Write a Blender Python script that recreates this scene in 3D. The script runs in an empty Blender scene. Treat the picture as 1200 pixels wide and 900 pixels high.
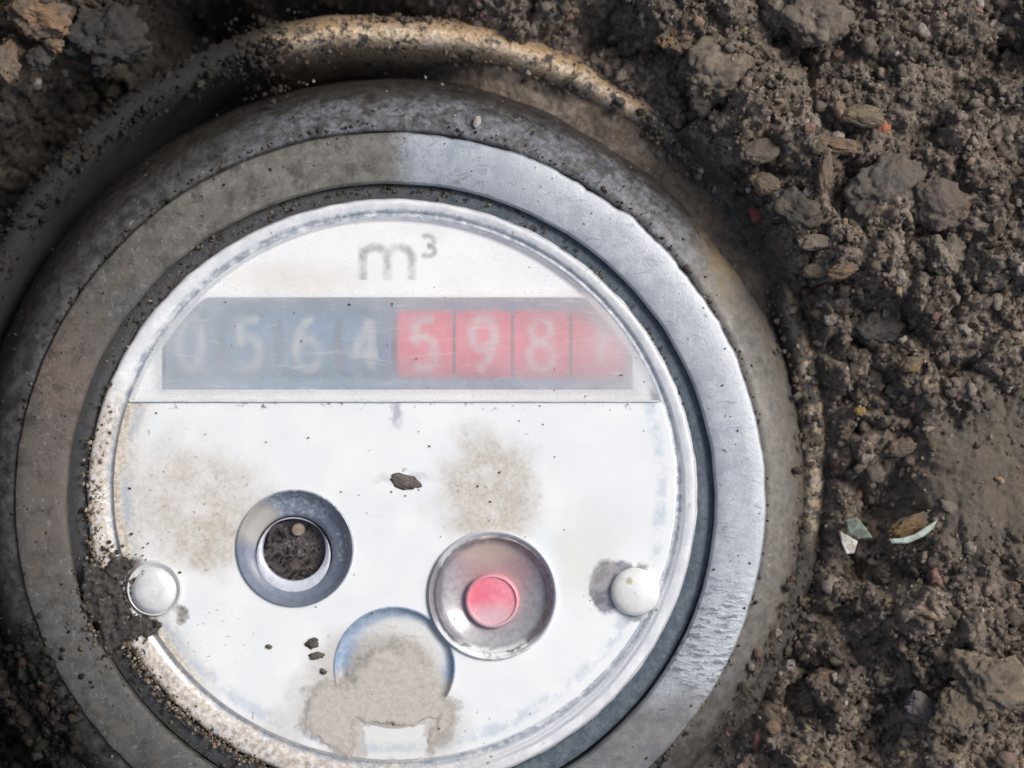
import bpy, bmesh, math, random
import numpy as np
from mathutils import Vector, noise as mnoise

# ------------------------------------------------------------------ camera, light, exposure
# lengths below are written in "steps" of 0.1 mm; U turns them into metres
U = 1e-4
CAM_H = 2600.0
scene = bpy.context.scene
cam_d = bpy.data.cameras.new("camera")
cam = bpy.data.objects.new("camera", cam_d)
scene.collection.objects.link(cam)
cam.location = (0, 0, CAM_H * U)
cam_d.sensor_width = 36.0
cam_d.lens = 36.0 * CAM_H / 1200.0
cam_d.clip_start = 0.001
cam_d.clip_end = 20
cam_d.dof.use_dof = True
cam_d.dof.focus_distance = (CAM_H - 25) * U
cam_d.dof.aperture_fstop = 12.0
scene.camera = cam

SUN_EL, SUN_AZ = math.radians(47), math.radians(28)     # azimuth measured from +X towards +Y
world = bpy.data.worlds.new("World")
scene.world = world
world.use_nodes = True
wn = world.node_tree.nodes
sky = wn.new("ShaderNodeTexSky")
sky.sky_type = 'NISHITA'
sky.sun_disc = False
sky.sun_elevation = SUN_EL
sky.sun_rotation = math.pi / 2 - SUN_AZ
wn["Background"].inputs[1].default_value = 0.09
sky.dust_density = 4.0
hs = wn.new("ShaderNodeHueSaturation")                  # thin cloud: a paler, whiter sky
hs.inputs["Saturation"].default_value = 0.8
world.node_tree.links.new(sky.outputs[0], hs.inputs["Color"])
world.node_tree.links.new(hs.outputs[0], wn["Background"].inputs[0])
sun_d = bpy.data.lights.new("sun", 'SUN')
sun_d.energy = 1.5
sun_d.angle = math.radians(22)
sun_d.color = (1.0, 0.96, 0.9)
sun = bpy.data.objects.new("sun", sun_d)
scene.collection.objects.link(sun)
sd = Vector((math.cos(SUN_EL) * math.cos(SUN_AZ), math.cos(SUN_EL) * math.sin(SUN_AZ), math.sin(SUN_EL)))
sun.rotation_euler = sd.to_track_quat('Z', 'Y').to_euler()
sun.location = sd * 1.0
vs = scene.view_settings
vs.view_transform = 'Standard'
vs.look = 'None'
vs.gamma = 1
vs.use_curve_mapping = False
vs.exposure = 0.59

rng = np.random.default_rng(7)
random.seed(7)
COL = scene.collection


def X(px): return px - 600.0
def Y(py): return 450.0 - py
def kz(z): return (CAM_H - z) / CAM_H
def W(px, py, z):                      # the point at height z that the photograph shows at (px, py)
    return ((px - 600.0) * kz(z), (450.0 - py) * kz(z), z)


ROOT = (X(458), Y(590), -300.0)        # base of the meter


# ------------------------------------------------------------------ node helper
class Mat:
    def __init__(self, name, origin=(0, 0, 0)):
        self.m = bpy.data.materials.new(name)
        self.m.use_nodes = True
        self.t = self.m.node_tree
        self.n = self.t.nodes
        self.n.clear()
        self.out = self.n.new("ShaderNodeOutputMaterial")
        tc = self.n.new("ShaderNodeTexCoord")
        mp = self.n.new("ShaderNodeMapping")
        mp.inputs["Scale"].default_value = (1 / U, 1 / U, 1 / U)
        mp.inputs["Location"].default_value = origin
        self.l(tc.outputs["Object"], mp.inputs["Vector"])
        self.p = mp.outputs[0]

    def l(self, a, b):
        self.t.links.new(a, b)

    def put(self, v, s):
        if isinstance(v, bpy.types.NodeSocket):
            self.l(v, s)
        elif isinstance(v, (tuple, list)) and s.type == 'RGBA' and len(v) == 3:
            s.default_value = (*v, 1)
        else:
            s.default_value = v

    def math(self, op, a, b=0.0, c=0.0, clamp=False):
        n = self.n.new("ShaderNodeMath")
        n.operation = op
        n.use_clamp = clamp
        self.put(a, n.inputs[0]); self.put(b, n.inputs[1]); self.put(c, n.inputs[2])
        return n.outputs[0]

    def vmath(self, op, a, b=(0, 0, 0)):
        n = self.n.new("ShaderNodeVectorMath")
        n.operation = op
        self.put(a, n.inputs[0]); self.put(b, n.inputs[1])
        return n.outputs["Value"] if op in ('LENGTH', 'DOT_PRODUCT', 'DISTANCE') else n.outputs[0]

    def noise(self, size, detail=3, rough=0.55, vec=None, color=False, seed=0.0):
        n = self.n.new("ShaderNodeTexNoise")
        n.noise_dimensions = '4D'
        n.inputs["W"].default_value = seed * 3.7
        n.inputs["Scale"].default_value = 1.0 / size
        n.inputs["Detail"].default_value = detail
        n.inputs["Roughness"].default_value = rough
        self.l(vec or self.p, n.inputs["Vector"])
        return n.outputs["Color" if color else "Fac"]

    def voro(self, size, feature='F1', vec=None, out="Distance", rnd=1.0):
        n = self.n.new("ShaderNodeTexVoronoi")
        n.feature = feature
        n.inputs["Scale"].default_value = 1.0 / size
        n.inputs["Randomness"].default_value = rnd
        self.l(vec or self.p, n.inputs["Vector"])
        return n.outputs[out]

    def step(self, v, lo, hi, a=0.0, b=1.0):
        n = self.n.new("ShaderNodeMapRange")
        n.interpolation_type = 'SMOOTHSTEP'
        self.put(v, n.inputs[0])
        for i, q in ((1, lo), (2, hi), (3, a), (4, b)):
            self.put(q, n.inputs[i])
        return n.outputs[0]

    def mix(self, f, a, b, blend='MIX'):
        n = self.n.new("ShaderNodeMix")
        n.data_type = 'RGBA'
        n.blend_type = blend
        self.put(f, n.inputs[0])
        self.put(a, n.inputs[6]); self.put(b, n.inputs[7])
        return n.outputs[2]

    def warped(self, amount, size, detail=2, seed=0.0):
        c = self.noise(size, detail, 0.6, color=True, seed=seed)
        c = self.vmath('SUBTRACT', c, (0.5, 0.5, 0.5))
        return self.vmath('ADD', self.p, self.vmath('MULTIPLY', c, (amount, amount, 0)))

    def spot(self, px, py, rx, ry, edge=0.2, warp=None):
        v = warp or self.p
        v = self.vmath('SUBTRACT', v, (X(px), Y(py), 0))
        v = self.vmath('MULTIPLY', v, (1.0 / rx, 1.0 / ry, 0))
        d = self.vmath('LENGTH', v)
        return self.step(d, 1 + edge, 1 - edge)

    def radius(self, px, py, warp=None, ey=1.0):
        v = self.vmath('SUBTRACT', warp or self.p, (X(px), Y(py), 0))
        return self.vmath('LENGTH', self.vmath('MULTIPLY', v, (1, 1 / ey, 0)))

    def vmax(self, *a):
        r = a[0]
        for b in a[1:]:
            r = self.math('MAXIMUM', r, b)
        return r

    def mul(self, *a):
        r = a[0]
        for b in a[1:]:
            r = self.math('MULTIPLY', r, b)
        return r

    def xyz(self, vec=None):
        n = self.n.new("ShaderNodeSeparateXYZ")
        self.l(vec or self.p, n.inputs[0])
        return n.outputs

    def attr(self, name):
        n = self.n.new("ShaderNodeAttribute")
        n.attribute_name = name
        return n.outputs["Color"]

    def bump(self, h, strength=0.5, dist=4.0, normal=None):
        n = self.n.new("ShaderNodeBump")
        n.inputs["Strength"].default_value = strength
        n.inputs["Distance"].default_value = dist * U
        self.l(h, n.inputs["Height"])
        if normal:
            self.l(normal, n.inputs["Normal"])
        return n.outputs[0]

    def bsdf(self, color=(0.5, 0.5, 0.5), rough=0.6, metal=0.0, spec=0.5, normal=None, coat=0.0, coat_rough=0.2, sss=0.0):
        n = self.n.new("ShaderNodeBsdfPrincipled")
        self.put(color, n.inputs["Base Color"])
        self.put(rough, n.inputs["Roughness"])
        self.put(metal, n.inputs["Metallic"])
        self.put(spec, n.inputs["Specular IOR Level"])
        self.put(coat, n.inputs["Coat Weight"])
        n.inputs["Coat Roughness"].default_value = coat_rough
        if normal:
            self.l(normal, n.inputs["Normal"])
        return n.outputs[0]

    def mixsh(self, f, a, b):
        n = self.n.new("ShaderNodeMixShader")
        self.put(f, n.inputs[0])
        self.l(a, n.inputs[1]); self.l(b, n.inputs[2])
        return n.outputs[0]

    def done(self, sh):
        self.l(sh, self.out.inputs[0])
        return self.m


# ------------------------------------------------------------------ mesh helpers
def link(name, verts, faces, mat, root=None, parent=None, smooth=True, colors=None, seam=None):
    """verts in steps, world space; root = (x,y,z) of the thing's origin in steps"""
    v = np.asarray(verts, dtype=np.float64)
    o = np.array(root if root is not None else (0, 0, 0), dtype=np.float64)
    v = (v - o) * U
    me = bpy.data.meshes.new(name)
    if isinstance(faces, np.ndarray):
        k = faces.shape[1]
        me.vertices.add(len(v)); me.vertices.foreach_set("co", v.astype(np.float32).ravel())
        me.loops.add(faces.size); me.loops.foreach_set("vertex_index", faces.astype(np.int32).ravel())
        me.polygons.add(len(faces))
        me.polygons.foreach_set("loop_start", np.arange(0, faces.size, k, dtype=np.int32))
        me.polygons.foreach_set("loop_total", np.full(len(faces), k, dtype=np.int32))
        me.update(calc_edges=True)
        me.validate()
    else:
        me.from_pydata([tuple(q) for q in v], [], faces)
        bm = bmesh.new(); bm.from_mesh(me)
        bmesh.ops.recalc_face_normals(bm, faces=bm.faces)
        bm.to_mesh(me); bm.free()
    if smooth:
        me.polygons.foreach_set("use_smooth", np.ones(len(me.polygons), dtype=bool))
    if colors is not None:
        a = me.color_attributes.new("tint", 'FLOAT_COLOR', 'POINT')
        c = np.ones((len(v), 4), dtype=np.float32); c[:, :3] = colors
        a.data.foreach_set("color", c.ravel())
    me.materials.append(mat)
    ob = bpy.data.objects.new(name, me)
    COL.objects.link(ob)
    if parent is not None:
        ob.parent = parent
    elif root is not None:
        ob.location = o * U
    return ob


def sharp(ob, deg=40):
    ob.data.set_sharp_from_angle(angle=math.radians(deg))
    return ob


def loft(circles, seg=192, cap=False, wob=None, close=False, ey=1.0):
    """circles: (px, py, r, z) - rings in photo steps at true size; wob(angle, i) -> radial offset"""
    V, F = [], []
    for i, (cx, cy, r, z) in enumerate(circles):
        for s in range(seg):
            a = 2 * math.pi * s / seg
            rr = r + (wob(a, i) if wob else 0)
            V.append((X(cx) + rr * math.cos(a), Y(cy) + rr * ey * math.sin(a), z))
    n = len(circles)
    for i in range(n - 1 + (1 if close else 0)):
        j = (i + 1) % n
        for s in range(seg):
            t = (s + 1) % seg
            F.append((i * seg + s, i * seg + t, j * seg + t, j * seg + s))
    if cap:
        F.append(tuple((n - 1) * seg + s for s in range(seg)))
    return V, F


def ang_noise(a, amp, freq, seed):
    return amp * mnoise.noise(Vector((math.cos(a) * freq + seed, math.sin(a) * freq, seed * 1.7)))


def thing(name, label, cat, root, group=None):
    o = bpy.data.objects.new(name, None)
    o.empty_display_size = 0.002
    COL.objects.link(o)
    o.location = tuple(c * U for c in root)
    return tag(o, label, cat, group)


def tag(o, label, cat, group=None):
    o['label'] = label
    o['category'] = cat
    if group:
        o['group'] = group
    return o


def plate(name, outline, holes, z_top, thick, bevel, mat, parent):
    """flat plate with holes: 2-D filled curve, extruded and bevelled, turned into a mesh"""
    cu = bpy.data.curves.new(name, 'CURVE')
    cu.dimensions = '2D'
    cu.fill_mode = 'BOTH'
    cu.extrude = (thick / 2 - bevel) * U
    cu.bevel_depth = bevel * U
    cu.bevel_resolution = 2
    for loop in [outline] + holes:
        sp = cu.splines.new('POLY')
        sp.points.add(len(loop) - 1)
        for q, (x, y) in zip(sp.points, loop):
            q.co = ((x - ROOT[0]) * U, (y - ROOT[1]) * U, 0, 1)
        sp.use_cyclic_u = True
    tmp = bpy.data.objects.new(name, cu)
    COL.objects.link(tmp)
    tmp.location = (0, 0, (z_top - thick / 2 - ROOT[2]) * U)
    dg = bpy.context.evaluated_depsgraph_get()
    me = bpy.data.meshes.new_from_object(tmp.evaluated_get(dg))
    me.transform(tmp.matrix_local)
    bpy.data.objects.remove(tmp)
    me.name = name
    me.materials.clear(); me.materials.append(mat)
    ob = bpy.data.objects.new(name, me)
    COL.objects.link(ob)
    ob.parent = parent
    me.polygons.foreach_set("use_smooth", np.ones(len(me.polygons), dtype=bool))
    return sharp(ob, 35)


def circ(px, py, r, n=96, a0=0, a1=2 * math.pi, full=True, ey=1.0):
    k = n if full else n + 1
    return [(X(px) + r * math.cos(a0 + (a1 - a0) * i / n), Y(py) + r * ey * math.sin(a0 + (a1 - a0) * i / n)) for i in range(k)]


def ribbon(pts, w, zf, closed=False):
    """flat printed stroke along a polyline; zf(x,y) gives height; five points across"""
    V, F = [], []
    n = len(pts)
    for i, (x, y) in enumerate(pts):
        a = pts[(i - 1) % n] if (closed or i > 0) else pts[i]
        b = pts[(i + 1) % n] if (closed or i < n - 1) else pts[i]
        dx, dy = b[0] - a[0], b[1] - a[1]
        L = math.hypot(dx, dy) or 1
        nx, ny = -dy / L * w / 2, dx / L * w / 2
        for s in (1, 0.5, 0, -0.5, -1):
            V.append((x + nx * s, y + ny * s, zf(x + nx * s, y + ny * s)))
    for i in range(n if closed else n - 1):
        j = (i + 1) % n
        for k in range(4):
            F.append((5 * i + k, 5 * i + k + 1, 5 * j + k + 1, 5 * j + k))
    return V, F


def ink(VF):
    """ink strength of printed strokes: full in the middle of a stroke, thin at its edges"""
    return np.repeat(np.tile([0.0, 0.6, 1.0, 0.6, 0.0], len(VF[0]) // 5)[:, None], 3, axis=1)


def print_mat(name, col, wear=0.5, top=0.9):
    mm = Mat(name, ROOT)
    wr = mm.step(mm.noise(16, 5, 0.7, seed=2), wear - 0.16, wear + 0.10, 0.35, 1.0)
    al = mm.mul(mm.xyz(mm.attr("tint"))[0], wr, top)
    t_ = mm.n.new("ShaderNodeBsdfTransparent")
    return mm.done(mm.mixsh(al, t_.outputs[0], mm.bsdf(col, 0.6)))


def join(parts):
    V, F = [], []
    for v, f in parts:
        o = len(V)
        V += v
        F += [tuple(q + o for q in t) for t in f]
    return V, F


# ------------------------------------------------------------------ numpy noise
def _hash(ix, iy, s):
    h = (ix.astype(np.int64) * 374761393 + iy.astype(np.int64) * 668265263 + s * 974634277) & 0x7fffffff
    h = ((h ^ (h >> 13)) * 1274126177) & 0x7fffffff
    h = ((h ^ (h >> 16)) * 2246822519) & 0x7fffffff
    return ((h ^ (h >> 15)) & 0xffffff) / float(0xffffff)


def vnoise(x, y, s):
    ix, iy = np.floor(x), np.floor(y)
    fx, fy = x - ix, y - iy
    fx = fx * fx * fx * (fx * (fx * 6 - 15) + 10); fy = fy * fy * fy * (fy * (fy * 6 - 15) + 10)
    a, b = _hash(ix, iy, s), _hash(ix + 1, iy, s)
    c, d = _hash(ix, iy + 1, s), _hash(ix + 1, iy + 1, s)
    return (a * (1 - fx) + b * fx) * (1 - fy) + (c * (1 - fx) + d * fx) * fy


def fbm(x, y, size, oct=4, s=1, gain=0.5):
    t, amp, tot = 0.0, 1.0, 0.0
    for o in range(oct):
        t = t + amp * (vnoise(x / size + 17.3 * o, y / size - 9.1 * o, s + o) - 0.5)
        tot += amp
        amp *= gain
        size /= 2.03
    return t / tot * 2


def worley(x, y, size, s):
    gx, gy = x / size, y / size
    ix, iy = np.floor(gx), np.floor(gy)
    f1 = np.full(x.shape, 9.0); f2 = np.full(x.shape, 9.0); cid = np.zeros(x.shape)
    for dx in (-1, 0, 1):
        for dy in (-1, 0, 1):
            cx, cy = ix + dx, iy + dy
            px = cx + 0.1 + 0.8 * _hash(cx, cy, s); py = cy + 0.1 + 0.8 * _hash(cx, cy, s + 91)
            d = np.hypot(gx - px, gy - py)
            n = d < f1
            f2 = np.where(n, f1, np.minimum(f2, d))
            cid = np.where(n, _hash(cx, cy, s + 55), cid)
            f1 = np.where(n, d, f1)
    return f1, f2, cid


def sstep(v, a, b):
    t = np.clip((v - a) / (b - a), 0, 1)
    return t * t * (3 - 2 * t)


# ------------------------------------------------------------------ soil
RIMC = (445, 548)                      # centre of the outer rim in the photograph


def soil_height(x, y, detail=True):
    """x, y in steps (world).  returns z in steps"""
    px, py = x + 600, 450 - y
    dx, dy = px - RIMC[0], py - RIMC[1]
    r = np.hypot(dx, dy)
    ang = np.arctan2(-dy, dx)                                  # 0 = right, pi/2 = up
    big = fbm(x, y, 260, 3, 5)
    # gentle ground, a gap round the meter that is deep on the left and shallow on the right
    right = sstep(np.cos(ang - math.radians(12)), -0.15, 0.55)
    e0 = 505 + 20 * right
    ramp = sstep(r, e0, e0 + 130 + 40 * (1 - right))
    floor_ = -74 * right - 330 * (1 - right)
    top = -5 * right + -20 * (1 - right)
    base = floor_ * (1 - ramp) + top * ramp + 34 * big
    # trench beside the rim, upper left
    # unseen side of the hole: left earth bank raised high to darken the left
    bank = sstep(-px, 20, 380) * 700 + sstep(-py, 60, 520) * 300 * sstep(900 - px, 0, 700)
    bank = bank + sstep(py, 960, 1500) * 160 + sstep(px, 1260, 1900) * 60
    base = base + bank
    # hollows seen in the photograph
    def hole(cx, cy, rx, ry, d):
        q = np.hypot((px - cx) / rx, (py - cy) / ry)
        return -d * np.exp(-q * q * 1.3)
    base = base + hole(1035, 592, 46, 62, 62) + hole(1030, 862, 42, 55, 85) + hole(1000, 230, 40, 40, 38)
    base = base + hole(1022, 380, 60, 40, 40) + hole(700, 35, 60, 40, 60) + hole(220, 5, 110, 50, 150)
    base = base + hole(1045, 660, 46, 34, 30) + hole(930, 400, 30, 60, 35)
    mud = np.exp(-(((px - 1150) / 105) ** 2 + ((py - 560) / 105) ** 2) ** 1.6)
    base = base + 22 * mud
    if not detail:
        return base
    wx = x + 24 * fbm(x, y, 50, 4, 21, 0.65); wy = y + 24 * fbm(x, y, 50, 4, 31, 0.65)
    amp = (1 - 0.86 * mud) * (0.08 + 0.92 * sstep(np.hypot(px - RIMC[0], py - RIMC[1]), 512, 556))
    h = 0
    for s, a, seed in ((124, 0.36, 3), (58, 0.60, 13), (27, 0.56, 23), (12, 0.48, 33), (6, 0.42, 43)):
        f1, f2, cid = worley(wx, wy, s, seed)
        dome = np.sqrt(np.clip(1 - (f1 / 0.78) ** 2, 0, 1))
        h = h + s * a * (dome * (0.55 + 0.9 * cid) - 0.5)
    rough = fbm(x, y, 14, 4, 77, 0.65)
    return base + amp * h + (2.2 + 8.0 * amp) * rough


def axis(lo, hi, a, b, fine):
    mid = np.arange(a, b + 0.1, fine)
    def out(start, end):
        v, st, p = [], fine, start
        sg = 1 if end > start else -1
        while (end - p) * sg > 0:
            st *= 1.12
            p += sg * st
            v.append(p)
        return v
    return np.array(out(a, lo)[::-1] + list(mid) + out(b, hi))


gx = axis(-2600, 2600, -640, 640, 2.0)
gy = axis(-2300, 2300, -490, 490, 2.0)
GX, GY = np.meshgrid(gx, gy)
GZ = soil_height(GX, GY)
nx, ny = len(gx), len(gy)
idx = np.arange(nx * ny).reshape(ny, nx)
quads = np.stack([idx[:-1, :-1], idx[:-1, 1:], idx[1:, 1:], idx[1:, :-1]], -1).reshape(-1, 4)
cxm = (GX.ravel()[quads].mean(1) + 600 - RIMC[0]); cym = (450 - GY.ravel()[quads].mean(1) - RIMC[1])
quads = quads[np.hypot(cxm, cym) > 455]
used = np.unique(quads)
remap = np.full(nx * ny, -1); remap[used] = np.arange(len(used))
SV = np.stack([GX.ravel(), GY.ravel(), GZ.ravel()], -1)[used]
quads = remap[quads]

m = Mat("soil")
wv = m.warped(14, 26, 3)
cell = m.voro(17, vec=wv, out="Color")
cellv = m.xyz(cell)[0]
n1 = m.noise(120, 4, 0.6); n2 = m.noise(9, 5, 0.7); n3 = m.noise(38, 3, 0.6, seed=2)
c = m.mix(m.step(n1, 0.35, 0.68), (0.145, 0.118, 0.094), (0.29, 0.240, 0.193))
c = m.mix(m.mul(m.step(cellv, 0.45, 0.95), 0.55), c, (0.35, 0.295, 0.24))
c = m.mix(m.mul(m.step(m.xyz(cell)[1], 0.80, 0.93), m.step(n3, 0.5, 0.62), 0.8), c, (0.40, 0.31, 0.21))
c = m.mix(m.mul(m.step(m.xyz(cell)[2], 0.80, 0.93), m.step(n3, 0.55, 0.42), 0.6), c, (0.26, 0.19, 0.18))
c = m.mix(m.mul(m.step(m.noise(4.5, 4, 0.75, seed=21), 0.58, 0.68), 0.6), c, (0.40, 0.35, 0.29))
c = m.mix(m.step(n2, 0.3, 0.7), m.mix(1.0, c, (0.48, 0.47, 0.48), 'MULTIPLY'), m.mix(1.0, c, (1.3, 1.28, 1.26), 'MULTIPLY'))
mudm = m.spot(1150, 560, 105, 105, 0.35, m.warped(50, 70, 3, 4))
c = m.mix(m.mul(mudm, 0.8), c, m.mix(m.noise(30, 4, 0.6, seed=9), (0.115, 0.097, 0.078), (0.165, 0.140, 0.114)))
skin = m.mul(m.step(m.radius(*RIMC, m.warped(20, 26, 4, 15)), 548, 524), m.step(m.xyz()[0], 60, 200))
c = m.mix(m.mul(skin, 0.85), c, m.mix(m.step(n2, 0.3, 0.7), (0.045, 0.037, 0.030), (0.095, 0.080, 0.066)))
# pit shade painted into the soil colour round the left of the meter
gapshade = m.step(m.xyz(m.warped(60, 80, 3, 6))[0], -180, -420)
c = m.mix(m.mul(gapshade, 0.8), c, (0.034, 0.032, 0.030))
tanp = m.spot(25, 35, 70, 55, 0.35, m.warped(45, 40, 3, 8))
c = m.mix(m.mul(tanp, m.step(n2, 0.3, 0.6), 0.85), c, (0.25, 0.18, 0.115))
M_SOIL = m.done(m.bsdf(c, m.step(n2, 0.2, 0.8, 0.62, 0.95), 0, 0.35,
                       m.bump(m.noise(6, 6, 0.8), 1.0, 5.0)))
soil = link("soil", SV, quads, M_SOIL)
soil['kind'] = 'structure'
soil['label'] = 'dark crumbly brown soil around the meter with a smooth mud patch'

# loose crumbs lying on the soil
def crumb_shapes(n, sub, seed):
    out = []
    for k in range(n):
        bm = bmesh.new()
        bmesh.ops.create_icosphere(bm, subdivisions=sub, radius=1.0)
        v = np.array([q.co[:] for q in bm.verts])
        f = np.array([[w.index for w in t.verts] for t in bm.faces])
        bm.free()
        s = Vector((seed + k * 5.1, k * 3.3, seed))
        d = np.array([1 + 0.60 * mnoise.noise(Vector(q) * 1.3 + s) + 0.55 * mnoise.noise(Vector(q) * 3.1 + s) for q in v])
        v = v * d[:, None] * np.array([1.0, 0.72 + 0.25 * ((k * 37) % 10) / 10, 0.6 + 0.03 * (k % 7)])
        out.append((v, f))
    return out


SH1 = crumb_shapes(10, 2, 1.0)         # 80 triangles
SH0 = crumb_shapes(8, 1, 4.0)          # 20 triangles


def rots(n):
    q = rng.normal(size=(n, 4)); q /= np.linalg.norm(q, axis=1)[:, None]
    w, x, y, z = q.T
    return np.stack([1 - 2 * (y * y + z * z), 2 * (x * y - z * w), 2 * (x * z + y * w),
                     2 * (x * y + z * w), 1 - 2 * (x * x + z * z), 2 * (y * z - x * w),
                     2 * (x * z - y * w), 2 * (y * z + x * w), 1 - 2 * (x * x + y * y)], -1).reshape(n, 3, 3)


def scatter(name, pos, size, cols, shapes, mat, parent=None, root=None):
    n = len(pos)
    R = rots(n)
    which = rng.integers(0, len(shapes), n)
    Vs, Fs, Cs, off = [], [], [], 0
    for k, (v, f) in enumerate(shapes):
        sel = np.where(which == k)[0]
        if not len(sel):
            continue
        vv = np.einsum('nij,vj->nvi', R[sel], v) * size[sel][:, None, None] + pos[sel][:, None, :]
        ff = f[None] + (np.arange(len(sel)) * len(v))[:, None, None] + off
        Vs.append(vv.reshape(-1, 3)); Fs.append(ff.reshape(-1, 3))
        Cs.append(np.repeat(cols[sel], len(v), axis=0))
        off += len(sel) * len(v)
    ob = link(name, np.concatenate(Vs), np.concatenate(Fs), mat, root=root, parent=parent, colors=np.concatenate(Cs))
    ob['kind'] = 'stuff'
    return ob


m = Mat("crumbs")
n2 = m.noise(5, 5, 0.7)
c = m.attr("tint")
c = m.mix(m.step(n2, 0.3, 0.7), m.mix(1.0, c, (0.5, 0.5, 0.51), 'MULTIPLY'), m.mix(1.0, c, (1.3, 1.28, 1.25), 'MULTIPLY'))
M_CRUMB = m.done(m.bsdf(c, 0.88, 0, 0.35, m.bump(m.noise(5, 6, 0.8), 1.0, 4.0)))

PAL = np.array([(0.11, 0.090, 0.072), (0.17, 0.141, 0.114), (0.23, 0.194, 0.159), (0.30, 0.260, 0.218),
                (0.23, 0.175, 0.152), (0.30, 0.225, 0.15), (0.38, 0.28, 0.185), (0.31, 0.18, 0.145), (0.47, 0.42, 0.36)])
PW = np.array([0.24, 0.22, 0.20, 0.13, 0.10, 0.04, 0.02, 0.025, 0.03]); PW = PW / PW.sum()


def crumb_field(n, smin, smax, power, shapes, name, label):
    P, S = [], []
    x = rng.uniform(-700, 700, n); y = rng.uniform(-540, 540, n)
    px, py = x + 600, 450 - y
    r = np.hypot(px - RIMC[0], py - RIMC[1])
    mud = np.exp(-(((px - 1150) / 105) ** 2 + ((py - 560) / 105) ** 2) ** 1.6)
    keep = (r > 532 + 8 * rng.random(n)) & (rng.random(n) > mud * 0.93)
    x, y = x[keep], y[keep]
    k = len(x)
    s = smin * (smax / smin) ** (rng.random(k) ** power)
    z = soil_height(x, y) + s * rng.uniform(-0.5, 0.12, k)
    cols = PAL[rng.choice(len(PAL), k, p=PW)] * rng.uniform(0.6, 1.25, (k, 1))
    px = x + 600
    dk = sstep(-px, -430, -200)[:, None] * (((px > 75) | (450 - y > 90))[:, None])  # shade painted into the crumb colours on the left, bright corner spared
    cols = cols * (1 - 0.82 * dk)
    ob = scatter(name, np.stack([x, y, z], -1), s, cols, shapes, M_CRUMB)
    ob['label'] = label
    return ob


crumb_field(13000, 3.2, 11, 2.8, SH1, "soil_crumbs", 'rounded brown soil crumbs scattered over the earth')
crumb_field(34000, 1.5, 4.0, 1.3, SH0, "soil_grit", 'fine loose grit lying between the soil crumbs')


def soil_z(px, py):
    return float(soil_height(np.array([X(px)]), np.array([Y(py)]), True)[0])


def stone(name, label, cat, px, py, rx, ry, rz, col, rot=0.0, seed=0.0, lift=0.1, rough=0.52, sub=5, z=None, mat=None, col2=None):
    """one stone or clod of its own; rx, ry, rz half sizes in steps, rot in degrees"""
    x, y = X(px), Y(py)
    z0 = (max(soil_z(px, py), soil_z(px - rx * .5, py), soil_z(px + rx * .5, py)) if z is None else z) + rz * lift
    x, y, _ = W(px, py, z0)
    bm = bmesh.new()
    bmesh.ops.create_icosphere(bm, subdivisions=sub, radius=1.0)
    ca, sa = math.cos(math.radians(rot)), math.sin(math.radians(rot))
    s = Vector((seed * 7.7, seed * 2.9, seed))
    V = []
    for q in bm.verts:
        u = q.co.normalized()
        d = 1 + rough * mnoise.noise(u * 1.2 + s) + rough * 0.55 * mnoise.noise(u * 2.8 + s) + rough * 0.36 * mnoise.noise(u * 6 + s) + rough * 0.30 * mnoise.noise(u * 13 + s)
        a, b, cc = u.x * d * rx, u.y * d * ry, u.z * d * rz
        V.append((x + a * ca - b * sa, y + a * sa + b * ca, z0 + cc))
    F = np.array([[w.index for w in t.verts] for t in bm.faces])
    bm.free()
    if mat is None:
        mm = Mat(name)
        nn = mm.noise(7, 6, 0.78); n4 = mm.noise(24, 3, 0.6, seed=seed)
        col = tuple(min(0.85, q * 1.15) for q in col)
        dark = tuple(q * 0.5 for q in col)
        cc = mm.mix(mm.step(nn, 0.32, 0.66), dark, col)
        cc = mm.mix(mm.mul(mm.step(n4, 0.42, 0.58), 0.85), cc, col2 or (0.17, 0.141, 0.114))
        mat = mm.done(mm.bsdf(cc, 0.85, 0, 0.35, mm.bump(mm.noise(6, 6, 0.8), 1.0, 5.0)))
    ob = link(name, V, F, mat, root=(x, y, z0 - rz))
    return tag(ob, label, cat)


TAN = (0.30, 0.215, 0.135)
stone("tan_clod", "tan rounded clod in a dark hollow above the meter's top right rim", "clod", 792, 45, 20, 16, 14, (0.33, 0.21, 0.115), 10, 1.1, 0.5)
stone("earth_clod", "large rounded earth clod with dry tan top right of the rim", "clod", 838, 88, 40, 36, 26, (0.27, 0.225, 0.17), 20, 2.2, 0.3, 0.45)
stone("pale_clod", "pale dusty clod at the top edge, upper right of the meter", "clod", 955, 22, 34, 38, 22, (0.26, 0.218, 0.175), 60, 3.3, 0.3, 0.45)
stone("flat_stone", "flat tan stone touching the orange pebble", "stone", 1012, 136, 25, 13, 8, (0.27, 0.21, 0.14), -5, 4.4, 0.7, 0.3)
stone("orange_pebble", "small orange pebble beside the flat tan stone", "pebble", 1035, 149, 9, 8, 7, (0.55, 0.19, 0.10), 0, 5.5, 0.9, 0.25, 3, col2=(0.42, 0.22, 0.15))
stone("tan_pebble", "small upright tan pebble left of the flat tan stone", "pebble", 984, 130, 7, 11, 7, (0.36, 0.26, 0.17), 15, 6.6, 0.9, 0.25, 3)
stone("long_stone", "long tan stone lying level below the orange pebble", "stone", 984, 172, 31, 9, 9, (0.27, 0.19, 0.125), -8, 7.7, 0.8, 0.3)
stone("wood_chip", "upright brown chip hanging below the long tan stone", "chip", 966, 202, 8, 26, 8, (0.23, 0.17, 0.11), -6, 8.8, 0.8, 0.3)
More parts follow.
